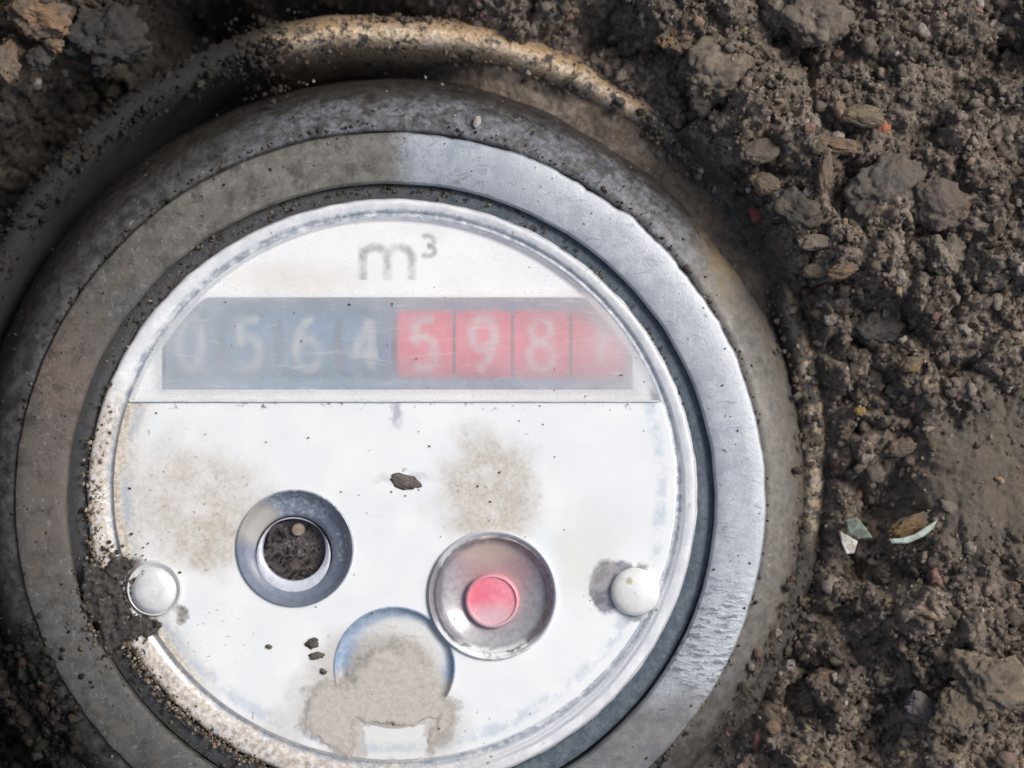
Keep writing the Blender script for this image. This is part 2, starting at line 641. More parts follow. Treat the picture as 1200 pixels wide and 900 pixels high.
stone("grey_tan_stone", "grey stone with tan edge beside a white grain, right of the rim", "stone", 897, 216, 18, 13, 11, (0.30, 0.23, 0.14), -25, 9.9, 0.8, 0.3)
stone("dust_stone", "flat greyish stone above the white grain near the rim", "stone", 892, 178, 24, 14, 10, (0.21, 0.175, 0.135), 10, 10.3, 0.6, 0.3)
stone("white_grain", "tiny white grain stuck beside the grey and tan stone", "grain", 878, 222, 4.5, 4.5, 4, (0.75, 0.72, 0.66), 0, 11.1, 1.0, 0.2, 3, col2=(0.6, 0.58, 0.52))
stone("red_crumb", "small red crumb on the soil beside the upper right rim", "crumb", 886, 250, 8, 9, 6, (0.42, 0.14, 0.10), 20, 12.2, 1.0, 0.4, 3, col2=(0.25, 0.10, 0.08))
stone("dark_clod", "round dark clod right of the red crumb", "clod", 934, 246, 28, 24, 20, (0.10, 0.088, 0.076), 0, 13.3, 0.6, 0.45)
stone("pink_stone", "pale pinkish stone above the brown stones right of the bare rim edge", "stone", 955, 284, 19, 9, 8, (0.36, 0.27, 0.22), 0, 14.4, 1.0, 0.3)
stone("olive_stone", "small olive tan stone under the pinkish stone", "stone", 955, 317, 14, 9, 7, (0.24, 0.20, 0.12), 5, 15.5, 0.9, 0.3)
stone("brown_stone", "small orange brown stone right of the olive stone", "stone", 988, 317, 17, 8, 7, (0.31, 0.195, 0.11), 12, 16.6, 0.9, 0.3)
stone("grey_clod", "wide smooth grey clod in the upper right soil", "clod", 1038, 222, 44, 34, 24, (0.17, 0.152, 0.132), 30, 17.7, 0.3, 0.4)
stone("purple_clod", "smooth purplish brown clod right of the wide grey clod", "clod", 1096, 240, 34, 28, 22, (0.175, 0.135, 0.12), -20, 18.8, 0.45, 0.35)
stone("dim_clod", "broad dark smooth clod in a hollow right of the meter", "clod", 1030, 385, 36, 22, 16, (0.10, 0.095, 0.09), 0, 19.1, 0.3, 0.4)
stone("light_crumb", "pale pinkish crumb alone in the dark soil right of the brown stone", "crumb", 1041, 318, 9, 8, 7, (0.36, 0.28, 0.23), 0, 20.2, 1.0, 0.35, 3)
stone("knobbly_clod", "pale knobbly clod in the soil at right, far from the meter", "clod", 1108, 300, 20, 24, 14, (0.30, 0.255, 0.20), 30, 21.3, 0.6, 0.5)
stone("ochre_crumb", "ochre crumb on the soil above the cluster of white grains", "crumb", 1068, 427, 13, 9, 7, (0.35, 0.22, 0.09), 20, 22.4, 0.9, 0.4, 3)
stone("cream_grain", "round cream grain, largest in the pale cluster right of the meter", "grain", 1043, 457, 6.5, 6.5, 6, (0.42, 0.40, 0.33), 0, 23.5, 1.0, 0.25, 3)
stone("yellow_crumb", "mustard yellow crumb right of the rim above the dark hollow", "crumb", 1008, 482, 7, 5.5, 5, (0.48, 0.32, 0.06), 10, 24.6, 1.2, 0.3, 3, col2=(0.35, 0.25, 0.08))
stone("rust_stone", "rusty brown stone inside the top of the dark hollow", "stone", 1055, 524, 17, 11, 9, (0.23, 0.14, 0.10), 15, 25.7, 0.8, 0.35)
stone("grey_stone", "grey pebble standing in the dark hollow above the green shards", "pebble", 1026, 556, 12, 11, 10, (0.20, 0.18, 0.165), 0, 26.8, 0.8, 0.35, 3)
stone("yellow_pebble", "orange yellow pebble in the soil below the meter at lower right", "pebble", 905, 852, 9, 8, 7, (0.50, 0.31, 0.11), -20, 27.9, 1.1, 0.3, 3)
stone("red_stone", "reddish pebble left of the orange yellow pebble near the bottom edge", "pebble", 888, 868, 6.5, 13, 6, (0.38, 0.13, 0.12), 5, 28.1, 1.1, 0.3, 3, col2=(0.25, 0.12, 0.11))
stone("sandy_clod", "large sandy clod by the lower right corner", "clod", 1160, 800, 42, 34, 26, (0.30, 0.24, 0.165), -30, 29.2, 0.4, 0.5)
stone("sandy_stone", "sandy stone left of the large sandy clod, lower right", "stone", 1118, 838, 20, 24, 14, (0.23, 0.18, 0.125), -25, 30.3, 0.6, 0.45)
stone("rosy_stone", "dull rosy stone above the orange yellow pebble at lower right", "stone", 962, 796, 18, 12, 9, (0.25, 0.15, 0.11), 30, 31.4, 0.8, 0.4)
stone("violet_stone", "violet grey stone right of the bottom dark hole", "stone", 1082, 832, 22, 15, 12, (0.21, 0.19, 0.20), -30, 32.5, 0.7, 0.35)
stone("pink_pebble", "pink pebble in the bottom right corner", "pebble", 1178, 890, 11, 10, 8, (0.38, 0.20, 0.17), 0, 33.6, 1.0, 0.35, 3)
stone("corner_clod", "big tan clod in the upper left corner", "clod", 42, 18, 36, 24, 20, (0.30, 0.20, 0.12), -15, 34.7, 0.6, 0.45, z=0)
stone("amber_stone", "amber stone under the big tan corner clod", "stone", 62, 50, 13, 10, 9, (0.36, 0.23, 0.125), -40, 35.8, 0.9, 0.35, z=-5)
stone("edge_clod", "tan clod cut by the left edge below the big corner clod", "clod", 6, 74, 17, 22, 14, (0.26, 0.185, 0.12), 0, 36.9, 0.7, 0.45, z=-10)
stone("shade_clod", "large grey clod in shade beside the upper left rim", "clod", 128, 48, 46, 36, 30, (0.07, 0.067, 0.064), 20, 37.1, 0.1, 0.5, z=-34, col2=(0.05, 0.046, 0.042))  # dark colour carries the shade this clod lies in
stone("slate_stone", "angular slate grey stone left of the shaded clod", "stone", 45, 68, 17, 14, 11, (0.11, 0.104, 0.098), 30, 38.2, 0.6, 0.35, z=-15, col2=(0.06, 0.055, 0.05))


def shard(name, label, outline, thick, z, tilt, mat, zrot=0.0):
    """broken chip: an outline in photo steps given real thickness and a tilt"""
    cx = sum(p[0] for p in outline) / len(outline); cy = sum(p[1] for p in outline) / len(outline)
    x0, y0, _ = W(cx, cy, z)
    n = len(outline)
    V, F = [], []
    for k, (dz, sc) in enumerate(((thick / 2, 0.86), (thick / 4, 1.0), (-thick / 2, 0.95))):
        for (a, b) in outline:
            u, w = (a - cx) * sc, -(b - cy) * sc
            V.append((x0 + u, y0 + w, z + dz + u * tilt[0] + w * tilt[1]))
    for k in range(2):
        for i in range(n):
            j = (i + 1) % n
            F.append((k * n + i, k * n + j, (k + 1) * n + j, (k + 1) * n + i))
    F.append(tuple(range(n))); F.append(tuple(range(2 * n, 3 * n)))
    ob = link(name, V, F, mat, root=(x0, y0, z - thick / 2), smooth=False)
    return tag(ob, label, "shard")


def chip_mat(name, a, b):
    mm = Mat(name)
    return mm.done(mm.bsdf(mm.mix(mm.step(mm.noise(9, 4, 0.7), 0.42, 0.62), a, b), 0.55, 0, 0.5, mm.bump(mm.noise(6, 4), 0.5, 2)))


M_MINT = chip_mat("mint_chip", (0.25, 0.34, 0.28), (0.18, 0.17, 0.14))
M_WHITE = chip_mat("white_chip", (0.60, 0.62, 0.56), (0.36, 0.32, 0.27))
M_PALE = chip_mat("pale_chip", (0.48, 0.58, 0.51), (0.34, 0.36, 0.30))
z = max(soil_z(1003, 618), -25)
shard("mint_shard", "mint green chip at the left foot of the dark hollow", [(990, 609), (1003, 606), (1013, 617), (1022, 630), (1006, 632), (994, 624)], 7, z + 11, (0.3, 0.2), M_MINT)
shard("white_shard", "pale wedge shaped chip just below the mint green one", [(984, 622), (996, 629), (1005, 634), (1000, 648), (991, 649), (986, 637)], 6, z + 10, (0.1, -0.3), M_WHITE)
z = max(soil_z(1068, 628), soil_z(1050, 632), soil_z(1090, 615))
shard("crescent_shard", "curved pale green chip with brown crust right of the mint chip",
      [(1042, 632), (1056, 631), (1072, 626), (1086, 616), (1097, 609), (1093, 619), (1082, 629), (1064, 637), (1046, 637)], 8, z + 9, (0.0, 0.3), M_PALE)
stone("brown_crust", "brown crumbly crust lying along the curved pale green chip", "clod", 1066, 616, 24, 10, 8, (0.26, 0.175, 0.085), 22, 41.1, 0.9, 0.4)

def rootlet(name, label, pts, r, col):
    V, F = [], []
    P = []
    for px, py in pts:
        zz = soil_z(px, py) + r * 1.2 + 4
        P.append(Vector(W(px, py, zz)))
    fine_ = []
    for i in range(len(P) - 1):
        for k in range(6):
            fine_.append(P[i].lerp(P[i + 1], k / 6))
    fine_.append(P[-1])
    fine_ = [sum(fine_[max(0, i - 3):i + 4], Vector()) / len(fine_[max(0, i - 3):i + 4]) for i in range(len(fine_))]
    n = len(fine_)
    for i, q in enumerate(fine_):
        t = (fine_[min(i + 1, n - 1)] - fine_[max(i - 1, 0)]).normalized()
        u = t.cross(Vector((0, 0, 1))).normalized(); w = u.cross(t)
        rr = r * (1 - 0.6 * i / n)
        for k in range(6):
            a = math.pi / 3 * k
            V.append(tuple(q + u * rr * math.cos(a) + w * rr * math.sin(a)))
    for i in range(n - 1):
        for k in range(6):
            F.append((i * 6 + k, i * 6 + (k + 1) % 6, (i + 1) * 6 + (k + 1) % 6, (i + 1) * 6 + k))
    F += [tuple(range(6)), tuple((n - 1) * 6 + k for k in range(6))]
    mm = Mat(name)
    q_ = mm.noise(6, 4, 0.7)
    ob = link(name, V, F, mm.done(mm.bsdf(mm.mix(mm.step(q_, 0.3, 0.7), tuple(v * 0.6 for v in col), col), 0.8)), root=tuple(P[0]))
    return tag(ob, label, "root fibre")


rootlet("root_fibre", "thin pale root fibre lying slantwise just below the curved pale green chip", [(1046, 660), (1062, 648), (1076, 638), (1090, 630)], 1.1, (0.24, 0.205, 0.165))

# ------------------------------------------------------------------ the meter: root
C0 = (457, 586)
EY = 0.98                              # the meter sits a little tilted in the ground
meter = thing("water_meter", "round water meter with white face and grey clamp ring sunk in dark soil", "water meter", ROOT)


def mp(name, VF, mat, parent=None, smooth=True, edge=40, colors=None):
    ob = link(name, VF[0], VF[1], mat, root=ROOT, parent=parent or meter, smooth=smooth, colors=colors)
    if smooth:
        sharp(ob, edge)
    return ob


# ---- brass rim (outermost)
def rim_w(a, i):
    return ang_noise(a, 7, 3, 2.0) + ang_noise(a, 2.5, 14, 5.0)


m = Mat("brass_rim", ROOT)
wv = m.warped(26, 30, 4)
rr = m.radius(*RIMC)
ax, ay, _ = m.xyz(m.warped(40, 50, 3, 3))
clean = m.spot(560, 45, 235, 62, 0.22, m.warped(36, 26, 4, 1))      # rubbed bright along the top
clean2 = m.mul(m.spot(938, 325, 13, 44, 0.3, m.warped(10, 16, 4, 2)), 0.9)
thin = m.mul(m.step(m.noise(14, 4, 0.7, seed=3), 0.42, 0.56), m.spot(968, 500, 26, 150, 0.3, m.warped(20, 20, 3, 4)))
clean3 = m.mul(m.spot(745, 100, 60, 30, 0.4, m.warped(30, 20, 4, 12)), 0.8)
cl = m.vmax(clean, clean3, clean2, m.math('MULTIPLY', thin, 0.6))
gr = m.noise(5, 5, 0.75); gr2 = m.noise(26, 4, 0.65, seed=7)
brass = m.mix(m.step(gr, 0.35, 0.65), (0.42, 0.28, 0.16), (0.82, 0.70, 0.52))
brass = m.mix(m.step(gr2, 0.5, 0.66), brass, (0.80, 0.70, 0.58))
edgeb = m.step(m.radius(*RIMC), 520, 532)
brass = m.mix(m.mul(edgeb, 0.55), brass, (0.40, 0.24, 0.10))
mudc = m.mix(m.step(m.noise(9, 5, 0.7, seed=5), 0.3, 0.7), (0.036, 0.034, 0.031), (0.10, 0.093, 0.085))
cl = m.mul(cl, m.step(m.noise(26, 6, 0.84, seed=11), 0.59, 0.52))
brass = m.mix(m.mul(m.step(m.noise(11, 5, 0.8, seed=12), 0.52, 0.62), 0.7), brass, (0.17, 0.095, 0.05))
rimshade = m.step(m.xyz(m.warped(60, 80, 3, 6))[0], -190, -340)  # left of the rim darkened in colour to paint its shade
mudc = m.mix(m.mul(rimshade, 0.88), mudc, (0.022, 0.021, 0.020))
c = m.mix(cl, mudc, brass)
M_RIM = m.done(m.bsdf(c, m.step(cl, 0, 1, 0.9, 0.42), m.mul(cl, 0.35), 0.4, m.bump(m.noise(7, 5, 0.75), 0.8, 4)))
rc = RIMC
prof = [(482, -210), (489, -150), (492, -95), (497, -68), (506, -52), (514, -50), (522, -53), (530, -61), (537, -75), (541, -95), (543, -160)]
mp("brass_rim", loft([(rc[0], rc[1], r + 6, z) for r, z in prof], 320, wob=rim_w), M_RIM, edge=80)

# ---- collar: dark sloping shoulder between rim and clamp ring
m = Mat("collar", ROOT)
wv = m.warped(30, 40, 4)
rr = m.radius(*C0)
n = m.noise(15, 5, 0.66); nf = m.noise(5, 5, 0.7, seed=2)
base = m.mix(m.step(n, 0.35, 0.68), (0.030, 0.028, 0.027), (0.064, 0.060, 0.057))
# grey blue bloom next to the ring on the upper side
bloom = m.mul(m.step(m.radius(*C0, wv), 512, 478), m.spot(620, 200, 330, 230, 0.3, m.warped(70, 90, 3, 4)), m.step(m.noise(13, 5, 0.7, seed=5), 0.40, 0.60))
base = m.mix(m.mul(bloom, 0.85), base, m.mix(m.step(nf, 0.35, 0.7), (0.085, 0.095, 0.12), (0.27, 0.285, 0.32)))
bloom2 = m.mul(m.step(m.radius(*C0, wv), 500, 455), m.step(m.noise(16, 5, 0.7, seed=8), 0.42, 0.66))
base = m.mix(m.mul(bloom2, 0.5), base, (0.16, 0.16, 0.165))
# dried mud on the right and lower right
xx, yy, _ = m.xyz(m.warped(90, 70, 4, 6))
lxc = m.xyz(m.warped(70, 60, 4, 14))[0]
mudr = m.math('MULTIPLY', m.step(xx, 160, 330), m.step(m.noise(30, 5, 0.75, seed=12), 0.25, 0.5, 0.6, 1.0))
mudc = m.mix(m.step(m.noise(8, 5, 0.7, seed=9), 0.3, 0.7), (0.115, 0.105, 0.093), (0.215, 0.198, 0.177))
base = m.mix(m.mul(mudr, 0.9), base, mudc)
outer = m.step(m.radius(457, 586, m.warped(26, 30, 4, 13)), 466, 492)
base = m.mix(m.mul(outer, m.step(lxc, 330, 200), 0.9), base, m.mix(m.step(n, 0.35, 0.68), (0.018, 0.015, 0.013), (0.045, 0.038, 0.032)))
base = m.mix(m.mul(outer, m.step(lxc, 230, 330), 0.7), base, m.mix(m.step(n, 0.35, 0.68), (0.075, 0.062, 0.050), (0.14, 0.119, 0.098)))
rust = m.mul(m.spot(850, 288, 24, 60, 0.8, m.warped(60, 24, 5, 2)), m.noise(14, 4, 0.7, seed=4), 1.2)
base = m.mix(rust, base, (0.26, 0.20, 0.11))
speck = m.step(m.voro(17, vec=m.warped(20, 12, 3, 7)), 0.13, 0.08)
base = m.mix(m.mul(speck, m.step(m.noise(60, 3), 0.5, 0.62), 0.8), base, (0.36, 0.33, 0.30))
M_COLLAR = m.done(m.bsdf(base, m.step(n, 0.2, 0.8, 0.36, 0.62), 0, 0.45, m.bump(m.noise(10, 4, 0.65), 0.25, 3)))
def col_w(a, i):
    return (ang_noise(a, 2.5, 2.5, 9.0) + ang_noise(a, 0.7, 12, 1.0)) if i > 3 else ang_noise(a, 1.5, 9, 3.0)
prof = [(438, -30), (440, -11), (443, -9), (452, -12), (464, -19), (478, -32), (490, -50), (501, -74), (509, -104), (513, -140), (514, -260)]
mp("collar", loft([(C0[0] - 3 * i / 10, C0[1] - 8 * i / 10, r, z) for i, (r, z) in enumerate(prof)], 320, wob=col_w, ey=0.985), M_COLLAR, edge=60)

# ---- clamp ring
m = Mat("clamp_ring", ROOT)
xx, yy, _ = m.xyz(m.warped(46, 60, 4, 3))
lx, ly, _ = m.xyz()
# ragged front: bare metal right, soil coat left; tones also paint the uneven reflection
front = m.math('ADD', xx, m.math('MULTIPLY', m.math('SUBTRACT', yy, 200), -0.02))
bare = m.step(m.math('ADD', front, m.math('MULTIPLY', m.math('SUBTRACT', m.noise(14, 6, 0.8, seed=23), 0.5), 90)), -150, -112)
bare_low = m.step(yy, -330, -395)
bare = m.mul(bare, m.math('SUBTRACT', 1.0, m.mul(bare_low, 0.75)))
fine = m.noise(3.5, 5, 0.75); mid = m.noise(16, 5, 0.68, seed=3); big = m.noise(70, 3, 0.6, seed=5)
metal = m.mix(m.step(mid, 0.3, 0.7), (0.36, 0.39, 0.435), (0.49, 0.515, 0.55))
patina = m.mul(m.step(xx, 60, -60), m.step(mid, 0.38, 0.62))
metal = m.mix(m.mul(patina, 0.75), metal, (0.23, 0.27, 0.33))
# chatter marks of the tool, lower right
sv = m.vmath('MULTIPLY', m.warped(10, 14, 2, 4), (0.22, 1.0, 1.0))
chat = m.noise(4.5, 4, 0.6, vec=sv)
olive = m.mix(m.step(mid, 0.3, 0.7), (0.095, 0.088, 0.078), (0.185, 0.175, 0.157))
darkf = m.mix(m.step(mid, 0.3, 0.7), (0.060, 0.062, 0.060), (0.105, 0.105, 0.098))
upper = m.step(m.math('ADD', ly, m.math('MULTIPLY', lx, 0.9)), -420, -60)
film_shade = m.mix(upper, darkf, olive)
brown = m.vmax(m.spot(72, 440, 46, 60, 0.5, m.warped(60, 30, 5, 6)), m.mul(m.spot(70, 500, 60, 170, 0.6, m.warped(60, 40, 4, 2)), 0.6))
film_shade = m.mix(m.mul(brown, 0.8), film_shade, m.mix(m.step(fine, 0.3, 0.7), (0.10, 0.076, 0.062), (0.20, 0.155, 0.13)))
film_shade = m.mix(m.mul(m.step(m.noise(7, 5, 0.75, seed=8), 0.55, 0.66), 0.5), film_shade, (0.30, 0.29, 0.275))
film_shade = m.mix(m.mul(m.step(m.noise(26, 6, 0.8, seed=14), 0.50, 0.62), 0.7), film_shade, (0.040, 0.036, 0.032))
film_shade = m.mix(m.mul(m.step(m.noise(30, 6, 0.8, seed=15), 0.52, 0.62), 0.6), film_shade, (0.13, 0.104, 0.082))
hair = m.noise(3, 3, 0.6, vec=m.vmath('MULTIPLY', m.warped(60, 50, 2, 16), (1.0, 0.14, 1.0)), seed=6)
film_shade = m.mix(m.mul(m.step(hair, 0.64, 0.72), 0.35), film_shade, (0.34, 0.33, 0.32))
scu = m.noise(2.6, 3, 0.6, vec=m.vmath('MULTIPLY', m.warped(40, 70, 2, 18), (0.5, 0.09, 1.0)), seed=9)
metal = m.mix(m.mul(m.step(scu, 0.60, 0.70), 0.35), metal, (0.66, 0.68, 0.70))
metal = m.mix(m.mul(m.step(m.noise(9, 6, 0.8, seed=19), 0.56, 0.66), 0.35), metal, (0.20, 0.215, 0.235))
sc2 = m.noise(2.2, 2, 0.5, vec=m.vmath('MULTIPLY', m.warped(50, 60, 2, 24), (0.07, 0.6, 1.0)), seed=11)
metal = m.mix(m.mul(m.step(sc2, 0.64, 0.70), 0.5), metal, (0.17, 0.185, 0.21))
c = m.mix(bare, film_shade, metal)
pits = m.step(m.voro(23, vec=m.warped(26, 16, 3, 9)), 0.10, 0.05)
c = m.mix(m.mul(pits, 0.6), c, (0.06, 0.055, 0.05))
lowscr = m.mul(m.spot(835, 760, 60, 75, 0.4), m.step(chat, 0.52, 0.60))
c = m.mix(m.mul(lowscr, 0.75), c, (0.12, 0.135, 0.15))
c = m.mix(m.mul(m.step(fine, 0.35, 0.75), 0.25), c, m.mix(1.0, c, (0.6, 0.6, 0.6), 'MULTIPLY'))
chm = m.math('ADD', m.mul(m.spot(838, 760, 62, 90, 0.5), 1.0), m.mul(bare, 0.12))
hgt = m.math('ADD', m.mul(chat, chm), m.math('MULTIPLY', fine, 0.30))
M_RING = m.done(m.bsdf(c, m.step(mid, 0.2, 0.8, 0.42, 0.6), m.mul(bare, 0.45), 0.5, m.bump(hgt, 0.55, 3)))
def ring_w(a, i):
    d = math.degrees(a) % 360
    rag = max(0.0, 1 - abs(d - 50) / 45)
    if i >= 3:
        return ang_noise(a, 1.2 + 3.0 * rag, 16, 4.0) + ang_noise(a, 0.5 + 2.6 * rag, 46, 7.0)
    return ang_noise(a, 1.0, 9, 6.0) + ang_noise(a, 0.35, 40, 2.0)
prof = [(381, -46), (381, -4), (383.5, -0.6), (386, 0), (400, 0.4), (420, 0.2), (435, -0.6), (439, -2), (441, -5), (441.5, -30)]
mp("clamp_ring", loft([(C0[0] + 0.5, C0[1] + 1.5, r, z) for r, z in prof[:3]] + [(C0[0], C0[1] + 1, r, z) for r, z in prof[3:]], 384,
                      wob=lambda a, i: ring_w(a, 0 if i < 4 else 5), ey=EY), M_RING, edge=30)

# ---- gasket in the gap
m = Mat("gasket", ROOT)
n = m.noise(9, 4, 0.7)
dust = m.mul(m.step(m.xyz(m.warped(60, 50, 3))[0], 40, -200), m.step(n, 0.28, 0.5))
c = m.mix(m.step(n, 0.35, 0.7), (0.062, 0.085, 0.112), (0.13, 0.155, 0.18))
c = m.mix(m.mul(dust, 0.85), c, (0.050, 0.044, 0.040))
M_GASKET = m.done(m.bsdf(c, 0.55, 0, 0.5, m.bump(n, 0.4, 4)))
mp("gasket", loft([(457, 584, r, z) for r, z in ((352, -50), (356, -18), (362, -14), (372, -14), (381, -17), (384, -50))], 192, ey=EY), M_GASKET)

# ---- clear lens rim
m = Mat("lens_rim", ROOT)
n = m.noise(7, 5, 0.7); nb = m.noise(22, 4, 0.65, seed=4)
c = m.mix(m.step(nb, 0.35, 0.7), (0.62, 0.64, 0.67), (0.80, 0.81, 0.82))
xx, yy, _ = m.xyz(m.warped(50, 40, 4, 2))
left = m.mul(m.step(xx, -180, -380), m.step(yy, 30, -60))
low = m.mul(m.step(yy, -150, -300), m.step(xx, 60, -200))
dirt = m.mul(m.vmax(left, low), m.step(n, 0.30, 0.55))
c = m.mix(m.mul(dirt, 0.8), c, m.mix(m.step(m.noise(6, 4, 0.7, seed=6), 0.35, 0.65), (0.22, 0.165, 0.12), (0.62, 0.54, 0.43)))
# grey blue dirt settled in the fine groove
gr_ = m.radius(462, 573, m.warped(7, 9, 3, 5), 0.97)
gro = m.mul(m.step(gr_, 327, 332), m.step(gr_, 341, 336), m.step(m.noise(12, 4, 0.7, seed=7), 0.36, 0.58))
c = m.mix(m.mul(gro, 0.9), c, m.mix(m.step(n, 0.4, 0.6), (0.20, 0.25, 0.32), (0.40, 0.44, 0.48)))
cb = m.n.new("ShaderNodeCombineXYZ")
m.l(m.radius(459, 580.5, m.warped(5, 40, 3, 12), 0.97), cb.inputs[0])
stk = m.noise(4.5, 3, 0.6, vec=cb.outputs[0], seed=13)
rgt = m.step(m.xyz()[0], -140, 60)
c = m.mix(m.mul(m.step(stk, 0.48, 0.62), rgt, m.step(nb, 0.3, 0.6, 0.4, 1.0), 0.75), c, (0.36, 0.39, 0.44))
fleck = m.mul(m.step(m.voro(9, vec=m.warped(10, 8, 3, 9)), 0.22, 0.12), m.step(m.noise(40, 3, seed=3), 0.52, 0.64))
c = m.mix(m.mul(fleck, 0.8), c, (0.16, 0.14, 0.13))
M_LENSRIM = m.done(m.bsdf(c, 0.28, 0, 0.5, m.bump(n, 0.35, 2.5), coat=0.5, coat_rough=0.15))
i0, o0 = (462, 573), (459, 580.5)
mix_ = lambda t: (i0[0] * (1 - t) + o0[0] * t, i0[1] * (1 - t) + o0[1] * t)
lr = []
for t, r, z in ((0, 324, -22), (0, 328, -9), (0, 330.5, -8), (0.05, 333, -10.5), (0.1, 335, -11), (0.15, 337, -8.5), (0.3, 341, -7),
                (0.6, 348, -5.5), (0.85, 353.5, -5), (0.95, 356.5, -6), (1, 358.5, -10), (1, 360, -17), (1, 360.5, -45)):
    lr.append((*mix_(t), r, z))
mp("lens_rim", loft(lr, 256, wob=lambda a, i: ang_noise(a, 1.5, 20, i * 0.2) if i > 8 else 0.0, ey=0.97), M_LENSRIM, edge=70)

# ---- lower dial plate (white), with holes for recesses and studs
LY = 473.0
R_IN = 329.5
EI = 0.965
ic = i0
def seg_lower(r):
    a = math.asin((ic[1] - LY) / (r * EI))
    return circ(ic[0], ic[1], r, 128, math.pi - a, 2 * math.pi + a, False, EI)
REC = [dict(c=(345, 643), r=69), dict(c=(577, 698), r=77), dict(c=(461, 782), r=75)]
STUD = [dict(c=(180, 690), r=33.5), dict(c=(744, 694), r=29)]
holes = [circ(*REC[0]['c'], REC[0]['r'])]
# the right and the bottom recess nearly touch: keep a sliver of plate between them
holes.append(circ(*REC[1]['c'], REC[1]['r'] - 1.0))
holes.append(circ(462, 783, 71))
holes.append(circ(*STUD[0]['c'], 32.5))
holes.append(circ(*STUD[1]['c'], 28))

m = Mat("dial_plate", ROOT)
n = m.noise(6, 5, 0.72); nb = m.noise(60, 4, 0.6, seed=2)
c = m.mix(m.step(nb, 0.35, 0.68), (0.745, 0.775, 0.79), (0.80, 0.815, 0.82))
W1 = m.warped(95, 55, 5, 1); W2 = m.warped(34, 16, 5, 2)
beige = m.mix(m.step(n, 0.33, 0.66), (0.40, 0.345, 0.275), (0.57, 0.52, 0.45))
st1 = m.vmax(m.mul(m.spot(225, 590, 75, 68, 0.45, W1), 0.72), m.mul(m.spot(240, 630, 42, 38, 0.35, W2), 0.92), m.mul(m.spot(290, 612, 40, 40, 0.5, W1), 0.55))
st2 = m.vmax(m.mul(m.spot(573, 575, 62, 62, 0.38, W1), 0.85), m.mul(m.spot(580, 600, 48, 35, 0.4, W2), 0.8))
st3 = m.vmax(m.spot(430, 835, 84, 66, 0.28, W1), m.spot(470, 850, 70, 50, 0.3, W2), m.mul(m.spot(420, 800, 62, 60, 0.3, W2), 0.8), m.mul(m.spot(330, 855, 40, 40, 0.5, W1), 0.5))
c = m.mix(m.mul(m.vmax(st1, st2), m.step(m.noise(4, 4, 0.7, seed=5), 0.2, 0.55, 0.6, 1.0), m.step(m.noise(34, 5, 0.75, seed=15), 0.30, 0.56, 0.45, 1.0)), c, beige)
grey = m.mix(m.step(n, 0.33, 0.66), (0.43, 0.40, 0.36), (0.55, 0.52, 0.48))
c = m.mix(m.mul(st3, 0.88), c, grey)
# pale tab washed clean near the bottom
tabd = m.vmax(m.math('ABSOLUTE', m.math('DIVIDE', m.math('SUBTRACT', m.xyz(W2)[0], X(463)), 36)), m.math('ABSOLUTE', m.math('DIVIDE', m.math('SUBTRACT', m.xyz(W2)[1], Y(872)), 20)))
c = m.mix(m.step(tabd, 1.06, 0.94, 0, 0.9), c, (0.72, 0.73, 0.71))
# tide mark lines
rim_d = m.radius(462, 573, m.warped(16, 20, 4, 8), 0.965)
lx, ly, _ = m.xyz(m.warped(50, 40, 4, 9))
leftm = m.step(lx, -340, -400)
c = m.mix(m.mul(m.step(rim_d, 292, 328), leftm, 0.85), c, m.mix(m.step(n, 0.35, 0.65), (0.36, 0.29, 0.21), (0.72, 0.66, 0.56)))
blue = m.mul(m.step(rim_d, 303, 313), m.step(rim_d, 325, 318), m.step(m.noise(26, 4, 0.7, seed=6), 0.40, 0.60))
c = m.mix(m.mul(blue, 0.5), c, (0.36, 0.45, 0.55))
# dark dirt round the left stud and the gap left of the right stud
st = m.vmax(m.spot(140, 668, 26, 15, 0.35, W2), m.spot(150, 718, 30, 24, 0.35, W2), m.spot(210, 720, 10, 8, 0.5, W2))
c = m.mix(m.mul(st, 0.85), c, m.mix(m.step(n, 0.35, 0.6), (0.055, 0.05, 0.045), (0.28, 0.25, 0.21)))
pat = m.vmax(m.mul(m.spot(710, 688, 19, 31, 0.15, m.warped(14, 9, 5, 3)), 1.0), m.spot(733, 668, 26, 10, 0.35, W2), m.mul(m.spot(752, 722, 18, 8, 0.35, W2), 0.8))
c = m.mix(m.mul(pat, 0.95), c, m.mix(m.step(m.noise(10, 4), 0.4, 0.6), (0.11, 0.115, 0.15), (0.26, 0.26, 0.30)))
haze = m.mul(m.spot(690, 650, 40, 50, 0.6, W1), 0.30)
c = m.mix(haze, c, (0.55, 0.50, 0.43))
# smudge below the window seam, fine specks
sm = m.vmax(m.mul(m.spot(464, 484, 7, 15, 0.5, W2), 0.75), m.mul(m.spot(475, 562, 30, 5, 0.6, W2), 0.4))
c = m.mix(sm, c, (0.33, 0.35, 0.40))
seam = m.mul(m.step(m.xyz(m.warped(9, 9, 4, 4))[1], Y(482), Y(476)), m.step(m.noise(17, 5, 0.75, seed=3), 0.56, 0.63))
c = m.mix(m.mul(seam, 0.9), c, (0.17, 0.15, 0.13))
spk = m.mul(m.step(m.voro(26, vec=m.warped(34, 20, 3, 6)), 0.085, 0.05), m.step(m.noise(70, 3, seed=8), 0.44, 0.60))
c = m.mix(m.mul(spk, 0.65), c, (0.25, 0.23, 0.21))
spk2 = m.mul(m.step(m.voro(9, vec=m.warped(16, 9, 3, 7)), 0.17, 0.09), m.vmax(st1, m.mul(st2, 0.9), m.mul(m.spot(240, 745, 60, 36, 0.5), 0.7), m.mul(m.spot(550, 850, 46, 26, 0.5), 0.9)))
c = m.mix(m.mul(spk2, 0.8), c, (0.21, 0.165, 0.115))
